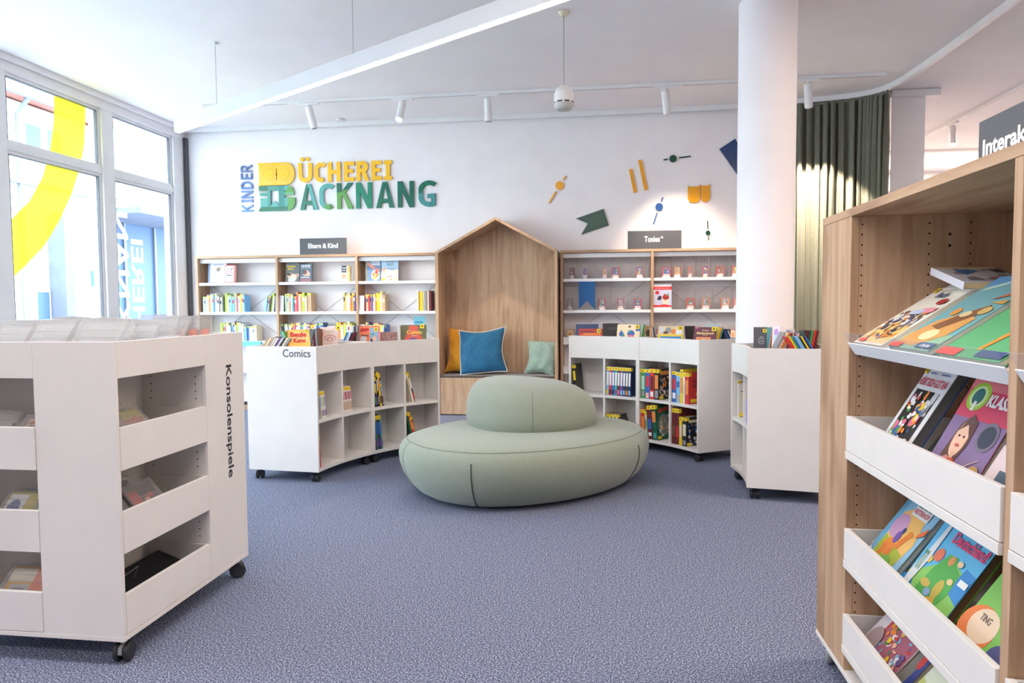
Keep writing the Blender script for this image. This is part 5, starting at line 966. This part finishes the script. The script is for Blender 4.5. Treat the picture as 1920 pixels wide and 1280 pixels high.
intray(0, .10, .728, .11, 28, .17, .19, .02, S(160, 150, 140), [], 'smoky clear case behind the yellow sheet in the upper tray', ph=.3)
# trays of the camera side
intray(3, .38, .728, .05, 50, .18, .19, .022, S(200, 150, 130), [('r', .05, .1, .95, .95, S(226, 216, 214))]+blobs(14, cyc('orange', 'brown', 'white', 'navy'), 21, .1, .9, .15, .85, .14), 'clear case with an orange and white sheet in the upper camera-side tray', ph=.62)
intray(3, .20, .728, .05, 44, .17, .19, .022, S(190, 190, 190), [], 'clear grey case at the picture edge of the upper camera-side tray', ph=.4)
intray(3, .30, .424, .05, 46, .16, .19, .022, S(206, 190, 90), [('r', .03, .1, .6, .9, 'white'), ('e', .3, .5, .2, .25, S(90, 100, 160))], 'clear case with a white and yellow sheet in the middle camera-side tray', ph=.7)
intray(3, .45, .424, .04, 46, .12, .19, .022, S(176, 180, 110), [('r', .1, .1, .9, .7, 'white'), ('e', .6, .45, .2, .2, 'red')], 'clear case with a white and red sheet against the end panel', ph=.55)
intray(3, .30, .126, .05, 44, .20, .19, .022, S(232, 180, 60), [('r', .0, .55, .9, .92, S(240, 230, 210)), ('r', .1, .1, .6, .5, S(206, 200, 196)), ('r', .62, .3, .95, .95, S(240, 140, 110)), ('r', .2, .15, .5, .4, 'grey')], 'clear case with a bright orange sheet in the lowest camera-side tray', ph=.85)
# ------------------------------------------------------------ oak display unit with picture books
RX, RY, RZ = .773, 2.625, 1.598; RD = .62; YE = .50
rc = empty('display_unit', (RX+RD/2, 1.6, 0), 'tall oak display unit on wheels with slanted picture books', 'display unit')
P(rc, 'base_board', 'white_laminate', lambda m: m.box(RX-.002, RX+RD, YE, RY+.002, .085, .102), bevel=.0015)
P(rc, 'top_panel', 'oak_lengthwise', lambda m: m.box(RX-.001, RX+RD, YE, RY+.001, RZ-.026, RZ), bevel=.001)
P(rc, 'end_panel', 'oak_upright', lambda m: m.box(RX, RX+.024, 2.334, RY, .1025, RZ-.0265), bevel=.001)
P(rc, 'end_panel', 'oak_upright', lambda m: m.box(RX+.0245, RX+RD, RY-.024, RY, .1025, RZ-.0265))
P(rc, 'inner_panel', 'oak_upright', lambda m: m.box(RX+.0245, RX+RD-.025, 2.334, 2.356, .1025, RZ-.0265))
P(rc, 'back_panel', 'oak_upright', lambda m: m.box(RX+RD-.022, RX+RD, YE+.02, RY-.0245, .1025, RZ-.0265))
for yy in (1.424, YE): P(rc, 'divider', 'oak_upright', lambda m: m.box(RX, RX+RD-.0225, yy, yy+.028, .1025, RZ-.0265), bevel=.001)
def rholes(m):
    for y_, sd in ((2.3336, -1), ):
        for xx in (RX+.032, RX+.23, RX+.35):
            for i in range(44):
                z = 1.545-.032*i
                if z > .16: m.flat(disc(xx, z, .0030, .0030, 8), 0, WHITE, fr((0, y_, 0), (1, 0, 0), (0, 0, 1), (0, -1, 0)))
        for z in (1.51, 1.475): m.flat(disc(RX+.29, z, .0045, .0045, 10), 0, WHITE, fr((0, y_, 0), (1, 0, 0), (0, 0, 1), (0, -1, 0)))
P(rc, 'pin_holes', 'pin_hole', rholes, kind='stuff')
for x_, y_, a in ((RX+.05, 2.575, 75), (RX+RD-.06, 2.56, 20), (RX+.06, .58, 40), (RX+RD-.06, .58, 10)): caster(rc, x_, y_, .085, r=.034, ang=R(a), hood='grey_plastic', wheel='grey_plastic')
BAYS = ((1.453, 2.333), (YE+.029, 1.423))
for (ya, yb) in BAYS:
    Mt = fr((RX+.004, 0, 1.162), (0, -1, 0), (math.cos(R(33.5)), 0, math.sin(R(33.5))))   # u=-y, v up the slope, w = facing out
    P(rc, 'slanted_shelf', 'white_metal', lambda m: (m.box(-yb+.002, -ya-.002, 0, .345, -.020, 0, M=Mt), m.box(-yb+.002, -ya-.002, -.004, .0, -.030, .014, M=Mt)), bevel=.0015)
    P(rc, 'book_stop', 'guard_acrylic', lambda m: m.box(-yb+.004, -ya-.004, .0005, .0035, .0005, .050, M=Mt), label='clear acrylic guard strip')
    for (z0, z1) in ((.802, .938), (.448, .574), (.166, .292)):
        P(rc, 'tray_front', 'white_laminate', lambda m: m.box(RX-.006, RX+.010, ya+.002, yb-.002, z0+.026, z1), bevel=.001)
        P(rc, 'tray_floor', 'white_laminate', lambda m: m.box(RX-.008, RX+.36, ya+.002, yb-.002, z0, z0+.024), bevel=.001)
        for q in (ya+.003, yb-.012): P(rc, 'tray_side', 'white_laminate', lambda m: m.box(RX+.0105, RX+.30, q, q+.009, z0+.0245, z1-.001))
sg = empty('sign_board', (1.05, 1.85, RZ), 'grey sign with white lettering standing on top of the oak display unit', 'sign')
P(sg, 'board', 'dark_grey_board', lambda m: m.box(1.05, 1.058, 1.553, 2.153, RZ+.001, RZ+.207))
Msg = fr((1.0495, 0, 0), (0, -1, 0), (0, 0, 1), (-1, 0, 0))
P(sg, 'lettering', 'white_print', lambda m: m.text('Interaktiv', Msg, -2.128, RZ+.106, -1.858, RZ+.152, depth=.001, bold=.028))
P(sg, 'foot', 'dark_grey_board', lambda m: m.box(1.0585, 1.14, 1.58, 2.12, RZ+.001, RZ+.006))
def slope_book(yl, w, h, t, cov, items, label, lift=.002, v0=.006, stick=None, ang=33.5, x0=RX+.004, z0=1.162, pages=PAGES, back=None):
    M = fr((x0, 0, z0), (0, -1, 0), (math.cos(R(ang)), 0, math.sin(R(ang)))) @ Matrix.Translation((-yl, v0, lift+t))
    return face_book(M, w, h, t, cov, items, label, 'picture_book', 'picture book', None, stick=stick, back=back, pages=pages)
dog = cyc('brown', 'tan', 'navy', 'pale grey', 'orange', S(120, 80, 70), S(80, 90, 140))
slope_book(2.300, .215, .30, .012, S(238, 232, 218), [('r', .03, .03, .97, .12, S(240, 214, 150)), ('p', [(.05, .10), (.95, .10), (.98, .32), (.4, .38), (.05, .28)], S(232, 196, 120))]+blobs(70, dog, 2, .10, .92, .10, .56, .065)+[('p', [(.5, .52), (.95, .55), (.95, .63), (.6, .62)], S(236, 150, 170)), ('p', [(.35, .5), (.7, .52), (.7, .60), (.4, .58)], S(190, 206, 232)), ('t', 'Bach', .36, .80, .66, .89, S(60, 80, 110), .03), ('e', .78, .73, .12, .05, S(176, 54, 54)), ('r', .22, .925, .7, .932, 'grey'), ('r', .2, .90, .64, .905, 'tan'), ('r', .12, .02, .34, .075, S(236, 80, 66))], 'cream picture book with a crowd of figures and a red oval', stick=(.04, .90, .022))
slope_book(2.025, .235, .335, .014, S(118, 172, 178), [('r', 0, 0, 1, .2, S(150, 190, 160)), ('r', 0, .86, 1, 1, S(104, 160, 206)), ('p', [(.1, .78), (.5, .90), (1, .84), (1, .90), (.5, .95), (.1, .84)], S(196, 220, 206)), ('p', [(.06, .06), (.5, .04), (.86, .2), (.9, .42), (.55, .5), (.2, .38), (.05, .2)], S(214, 160, 92)), ('p', [(.26, .30), (.5, .26), (.9, .52), (.78, .6), (.5, .48)], S(134, 92, 60)), ('e', .50, .19, .17, .07, S(226, 216, 166)), ('e', .30, .50, .08, .05, S(224, 150, 66)), ('e', .84, .52, .10, .05, S(206, 176, 110)), ('e', .58, .47, .10, .04, S(220, 200, 150)), ('p', [(.6, .66), (.9, .72), (.86, .78)], S(190, 110, 80)), ('p', [(.72, .62), (.98, .60), (.98, .66)], S(206, 160, 80)), ('r', .62, .02, .98, .09, S(58, 92, 140)), ('t', 'Olchis', .70, .035, .92, .07, 'white', .02), ('r', .0, .0, .28, .06, S(236, 76, 60)), ('t', 'Nils', .56, .84, .86, .90, S(226, 236, 226), .01)], 'teal picture book with a tawny animal lying across the cover', lift=.004)
slope_book(1.755, .27, .30, .014, S(96, 176, 120), [('r', 0, .7, 1, 1, S(120, 150, 150)), ('p', [(.05, .6), (.5, .78), (1, .66), (1, .3), (.5, .4)], S(136, 190, 120)), ('e', .75, .62, .1, .05, S(206, 96, 190)), ('e', .4, .52, .16, .04, S(196, 70, 170)), ('p', [(.5, .1), (.62, .5), (.7, .5), (.56, .1)], S(236, 150, 60)), ('e', .8, .40, .2, .08, S(206, 210, 90)), ('e', .82, .56, .08, .05, S(90, 150, 190)), ('r', .0, .0, .34, .09, S(238, 80, 66)), ('r', .6, .02, .98, .1, S(60, 84, 130))], 'green picture book with pink and orange shapes at the shelf end', lift=.003)
# book at the back of the slope, tilted forward-facing
_d = at('y', 2.08, 1801, 529)
M = fr((_d.x, 2.06, _d.z), (1, 0, 0), (-.13, .95, .24))
face_book(M, .17, .205, .022, S(222, 222, 230), [('r', 0, .9, 1, 1, S(236, 206, 150)), ('p', [(.30, .45), (.62, .70), (.5, .82), (.36, .80), (.30, .9), (.22, .6)], S(70, 130, 176)), ('p', [(.15, .1), (.4, .1), (.34, .32), (.2, .3)], S(130, 130, 136)), ('e', .62, .26, .08, .06, S(196, 150, 150)), ('e', .8, .4, .08, .05, 'grey'), ('e', .2, .55, .06, .06, 'grey'), ('r', .8, .55, .98, .8, S(84, 84, 90)), ('e', .7, .72, .05, .04, S(150, 110, 110)), ('e', .5, .14, .07, .05, S(150, 120, 120))], 'white book with a blue arrow-like shape at the top of the slanted shelf', 'picture_book', 'picture book', None, pages=S(236, 206, 150))
def tray_book(yl, w, h, t, ang, zb, cov, items, label, stick=None, x0=RX+.024, pages=PAGES, back=None, name='picture_book', yaw=0):
    c_, s_ = math.cos(R(ang)), math.sin(R(ang)); M = fr((x0, yl, zb+t*c_+.001), (math.sin(R(yaw)), -math.cos(R(yaw)), 0), (c_*math.cos(R(yaw)), c_*math.sin(R(yaw)), s_))
    return face_book(M, w, h, t, cov, items, label, name, 'picture book', None, stick=stick, back=back, pages=pages)
inst = cyc('red', 'white', 'white', 'yellow', 'orange', 'grey', 'green', 'blue', 'pink')
tray_book(2.205, .180, .31, .030, 59, .827, S(222, 222, 226), [('r', .10, .14, .88, .76, 'black'), ('p', [(.10, .14), (.34, .14), (.3, .34), (.10, .42)], S(96, 160, 84)), ('p', [(.72, .76), (.86, .76), (.84, .52), (.70, .50)], S(206, 206, 212))]+blobs(60, inst, 8, .16, .84, .17, .72, .075)+[('t', 'HÖRT SICH GUT AN', .06, .80, .94, .90, S(206, 54, 80), .02), ('t', '20 INSTRUMENTE', .05, .045, .96, .10, S(60, 64, 110), .02), ('e', .78, .20, .11, .07, 'white'), ('r', .74, .17, .82, .23, S(110, 150, 190)), ('r', .24, .93, .44, .945, S(100, 130, 190)), ('r', .6, .93, .86, .945, S(110, 130, 180))], 'white book about twenty instruments with a black illustrated panel', stick=(.02, .925, .018), back=S(50, 90, 160), pages=S(130, 128, 130))
tray_book(2.00, .20, .275, .02, 52, .827, S(20, 130, 80), [('r', 0, 0, .3, .7, S(26, 36, 30)), ('e', .5, .7, .06, .05, S(160, 190, 60)), ('e', .7, .5, .05, .05, S(190, 200, 70))], 'green book half hidden behind the violin book', x0=RX+.05)
tray_book(1.905, .235, .325, .016, 62, .827, S(196, 100, 110), [('r', 0, 0, 1, .62, S(132, 108, 150)), ('r', 0, .62, 1, 1, S(206, 62, 96)), ('r', 0, .86, 1, 1, S(222, 120, 130)), ('e', .24, .80, .20, .12, S(160, 200, 60)), ('e', .24, .80, .15, .09, S(206, 226, 160)), ('e', .24, .80, .10, .07, S(50, 110, 110)), ('r', .22, .68, .27, .76, 'white'), ('t', 'KLASSIK', .46, .74, .98, .84, 'white', .04), ('e', .78, .52, .17, .12, S(120, 110, 130)), ('e', .78, .52, .13, .09, S(50, 56, 76)),
    ('p', [(.18, .28), (.24, .56), (.38, .66), (.52, .60), (.54, .4), (.46, .26)], S(96, 62, 54)), ('p', [(.04, 0), (.10, .22), (.30, .30), (.50, .26), (.60, .0)], S(222, 150, 146)), ('e', .37, .45, .125, .155, S(234, 190, 160)), ('p', [(.25, .50), (.34, .62), (.50, .56), (.49, .48), (.38, .57)], S(96, 62, 54)), ('r', .36, .26, .42, .34, S(226, 176, 150)), ('e', .41, .22, .12, .07, S(206, 84, 46)), ('p', [(.44, .18), (.72, .06), (.76, .12), (.5, .28)], S(216, 92, 50)), ('e', .60, .13, .10, .05, S(206, 84, 46)), ('p', [(.30, .08), (.86, .34), (.87, .35), (.30, .095)], S(226, 200, 170)), ('e', .80, .06, .07, .04, S(230, 180, 150)), ('e', .33, .47, .015, .01, S(60, 40, 40)), ('e', .42, .47, .015, .01, S(60, 40, 40)), ('e', .38, .395, .04, .014, S(200, 96, 96)), ('e', .88, .24, .1, .06, S(190, 150, 90))], 'red and violet book showing a girl playing the violin')
tray_book(1.66, .19, .28, .016, 60, .827, S(90, 120, 150), [('r', .0, .0, 1, .6, S(226, 206, 206)), ('r', .2, .1, .8, .4, S(70, 90, 110))], 'grey-blue book at the divider end of the upper tray')
# second tray
tray_book(2.29, .205, .27, .016, 54, .473, S(146, 196, 226), [('r', 0, 0, .12, 1, S(110, 176, 214)), ('p', [(.14, 0), (.6, 0), (.84, .24), (.92, .52), (.78, .82), (.40, .90), (.16, .78)], S(240, 190, 110)), ('p', [(.14, 0), (.6, 0), (.84, .24), (.84, .36), (.5, .42), (.14, .46)], S(170, 186, 60)), ('e', .3, .62, .2, .16, S(206, 160, 200)), ('e', .40, .36, .16, .11, S(232, 140, 60)), ('p', [(.30, .40), (.24, .14), (.30, .14), (.40, .34)], S(226, 128, 56)), ('p', [(.45, .34), (.52, .10), (.58, .14), (.55, .38)], S(226, 128, 56)), ('p', [(.52, .40), (.64, .60), (.74, .58), (.64, .38)], S(226, 128, 56)), ('e', .70, .60, .07, .04, S(232, 140, 60)), ('e', .46, .50, .07, .08, S(120, 90, 170)), ('e', .50, .60, .04, .04, S(60, 80, 130)), ('e', .6, .2, .14, .08, S(120, 180, 80)), ('r', .36, .80, .84, .98, 'white'), ('t', 'REITERHOF', .39, .83, .81, .89, S(214, 60, 84), .02), ('t', 'Rund um den', .40, .91, .8, .95, S(90, 150, 120), .01), ('p', [(.84, .60), (1.0, .68), (1.0, .78), (.86, .66)], S(240, 120, 60)), ('t', 'Tiptoi', .02, .06, .10, .30, 'white', .01)], 'light blue picture book about a riding stable with an orange horse')
tray_book(2.03, .25, .285, .024, 57, .473, S(96, 186, 232), [('p', [(0, 0), (1, 0), (1, .42), (.8, .56), (.55, .62), (.2, .4), (0, .3)], S(140, 200, 100)), ('e', .06, .14, .14, .14, S(40, 130, 190)), ('p', [(.76, .36), (1, .30), (1, .60), (.8, .62)], S(60, 140, 206)), ('p', [(.26, .10), (.34, .46), (.44, .64), (.60, .66), (.66, .58), (.78, .54), (.80, .34), (.72, .12), (.5, .04)], S(84, 172, 80)), ('p', [(.34, .06), (.6, .02), (.72, .14), (.66, .26), (.5, .18)], S(224, 170, 70)), ('e', .38, .30, .09, .04, S(206, 180, 90)), ('e', .62, .32, .07, .10, S(196, 176, 80)), ('e', .54, .60, .05, .05, S(220, 150, 90)), ('e', .3, .58, .08, .07, S(226, 120, 90)), ('e', .2, .5, .05, .04, S(240, 200, 90)), ('e', .5, .24, .06, .04, S(140, 170, 220)), ('e', .72, .44, .05, .03, S(236, 206, 150)), ('e', .5, .10, .06, .03, S(90, 160, 220)),
    ('p', [(.03, .0), (.12, .02), (.20, .50), (.19, .90), (.14, .92), (.10, .60), (.03, .3)], S(222, 226, 232)), ('t', 'TOTO', .055, .34, .15, .56, S(90, 150, 110), .01), ('t', 'Deutschland!', .34, .74, .98, .86, S(226, 60, 110), .03), ('t', 'Unterwegs in', .46, .88, .78, .93, S(220, 90, 130), .01), ('e', .26, .93, .045, .04, 'white'), ('r', .84, .46, .99, .52, 'white'), ('e', .70, .62, .05, .03, S(240, 210, 170))], 'blue and green picture book with a map of the country', pages=S(120, 90, 66), back=S(96, 150, 60))
tray_book(1.735, .25, .285, .018, 55, .473, S(130, 196, 90), [('e', .2, .3, .26, .2, S(236, 130, 70)), ('e', .26, .34, .2, .15, S(240, 214, 186)), ('t', 'TING', .16, .37, .32, .43, S(110, 96, 90), .02), ('p', [(.4, .5), (.8, .7), (.82, .66), (.42, .44)], S(206, 214, 226)), ('e', .7, .2, .2, .14, S(80, 84, 140)), ('r', 0, .85, 1, 1, S(90, 160, 70))], 'green picture book with a round beige badge beside the map book', pages=S(60, 60, 50), back=S(50, 60, 40))
# third tray
crowd = cyc('red', 'sky blue', 'yellow', 'peach', 'purple', 'green', 'grey', 'white', 'orange', 'lilac')
tray_book(2.30, .235, .27, .016, 50, .191, S(222, 216, 224), [('p', [(.22, 0), (1, 0), (.98, .80), (.82, .96), (.22, .96)], S(176, 100, 120)), ('r', .22, .90, .86, .96, S(206, 54, 66)), ('r', .22, 0, .26, .96, S(206, 54, 66)), ('r', .3, .84, .76, .89, S(130, 140, 170))]+blobs(80, crowd, 17, .30, .93, .06, .82, .065)+[('e', .2, .2, .16, .2, S(170, 150, 150))], 'white-edged hidden-picture book with a busy red scene')
tray_book(2.045, .06, .25, .02, 52, .191, S(120, 116, 112), [('p', [(.5, .0), (1, .2), (1, 1), (.7, .9)], S(40, 60, 140)), ('e', .6, .5, .2, .1, 'red')], 'thin grey and navy book between the busy one and the pale green one')
tray_book(1.975, .26, .26, .016, 50, .191, S(226, 232, 210), [('p', [(0, 0), (.4, 0), (.3, .3), (0, .4)], S(196, 206, 120)), ('t', 'TOTO', .16, .60, .36, .68, S(170, 180, 170), .01), ('t', 'Ben', .6, .78, .86, .92, S(236, 120, 90), .02), ('e', .5, .3, .2, .15, S(200, 220, 170))], 'pale green book with coral lettering in the lowest tray')
# ------------------------------------------------------------ outside
def ext(name, m, fn, label, cat, **k): o = empty(name, (0, 0, 0), label, cat); return o
struct('paving', 'paving', lambda b: b.box(-60, -5.6, -30, 60, -.25, -.15))
bd = empty('building', (-14, 12, 0), 'pale apartment building with a red tiled roof across the street', 'building')
P(bd, 'wall', 'facade_plaster', lambda m: (m.box(-17, -12, 2, 13.85, -.15, 5.55), m.box(-17, -12, 14.72, 15.5, -.15, 5.55), m.box(-17, -12, 13.85, 14.72, 3.4, 5.55)))
P(bd, 'passage', 'grey_plaster', lambda m: m.box(-12.9, -12.6, 13.85, 14.72, -.15, 3.4), label='shaded grey passage')
P(bd, 'roof', 'roof_tiles', lambda m: m.add([(-11.6, 2, 5.75), (-11.6, 15.6, 5.75), (-15.5, 15.6, 9.2), (-15.5, 2, 9.2), (-11.6, 2, 5.60), (-11.6, 15.6, 5.60), (-17, 15.6, 5.6), (-17, 2, 5.6)], [(0, 1, 2, 3), (4, 5, 1, 0), (5, 6, 2, 1), (7, 4, 0, 3), (6, 7, 3, 2), (4, 7, 6, 5)]))
P(bd, 'gutter', 'railing_steel', lambda m: (m.tube([(-11.6, 2, 5.62), (-11.6, 15.6, 5.62)], .07, 8), m.tube([(-11.7, 13.05, 5.6), (-11.95, 13.05, 5.3), (-11.95, 13.05, -.1)], .05, 8)))
P(bd, 'ledge', 'grey_plaster', lambda m: m.box(-12.0, -11.9, 2, 15.5, 3.86, 3.93))
P(bd, 'pillar', 'grey_plaster', lambda m: m.box(-12.0, -11.6, 13.75, 14.0, -.15, 3.3))
for (y_, z_) in ((13.15, 4.35), (13.72, 4.35), (10.6, 4.35), (11.2, 4.35)):
    w = P(bd, 'window', 'white_metal', lambda m: m.box(-12.0, -11.93, y_, y_+.50, z_, z_+.85)); g = MB().box(-11.93, -11.925, y_+.06, y_+.44, z_+.06, z_+.79).build('window_pane', 'outside_glass', w)
w = P(bd, 'window', 'white_metal', lambda m: m.box(-12.0, -11.94, 13.3, 13.7, .6, 1.7)); g = MB().box(-11.94, -11.935, 13.34, 13.66, .66, 1.64).build('window_pane', 'outside_glass', w)
b2_ = empty('building', (-12, 20, 0), 'white building with a blue-grey glazed shop front behind the second pane', 'building')
P(b2_, 'wall', 'facade_plaster', lambda m: m.box(-16, -12.2, 15.52, 32, 3.75, 6.4))
P(b2_, 'shop_front', 'outside_glass', lambda m: m.box(-13.2, -13.1, 15.52, 32, .3, 3.74))
P(b2_, 'shop_frame', 'railing_steel', lambda m: [m.box(-13.1, -13.04, y_, y_+.08, -.1, 3.75) for y_ in (17.6, 18.9, 20.4, 22.0, 24.0)])
P(b2_, 'plinth', 'grey_plaster', lambda m: m.box(-13.2, -12.9, 15.52, 32, -.15, .3))
P(b2_, 'canopy', 'grey_plaster', lambda m: m.box(-13, -11.2, 15.72, 32, 3.60, 3.74))
P(b2_, 'roof', 'roof_tiles', lambda m: m.prism([(-11.8, 6.45), (-16, 9.0), (-16, 6.45)], -32, -15.7, M=fr((0, 0, 0), (1, 0, 0), (0, 0, 1), (0, -1, 0))))
ps = empty('parking_sign', (-11.85, 14.97, 0), 'blue square parking sign with a white P outside the window', 'sign')
P(ps, 'sign_plate', 'sign_blue', lambda m: m.box(-11.86, -11.84, 14.83, 15.12, 1.80, 2.15))
P(ps, 'lettering', 'white_print', lambda m: (m.text('P', fr((-11.838, 0, 0), (0, 1, 0), (0, 0, 1), (1, 0, 0)), 14.90, 1.84, 15.05, 2.05, depth=.002, bold=.04), m.add([(-11.837, 14.87, 2.07), (-11.837, 15.08, 2.07), (-11.837, 14.975, 2.13)], [(0, 1, 2)])))
P(ps, 'pole', 'railing_steel', lambda m: m.tube([(-11.88, 14.97, -.15), (-11.88, 14.97, 2.2)], .03, 8))
rl = empty('railing', (-9.5, 11, 0), 'grey metal railing outside the window', 'railing')
P(rl, 'handrail', 'railing_steel', lambda m: (m.tube([(-9.5, 9, 1.08), (-9.5, 12.6, 1.08)], .025, 8), m.tube([(-9.5, 9, .98), (-9.5, 12.6, .98)], .012, 8)))
P(rl, 'baluster', 'railing_steel', lambda m: [m.tube([(-9.5, 9+.12*i, -.15), (-9.5, 9+.12*i, .98)], .008, 6) for i in range(31)])
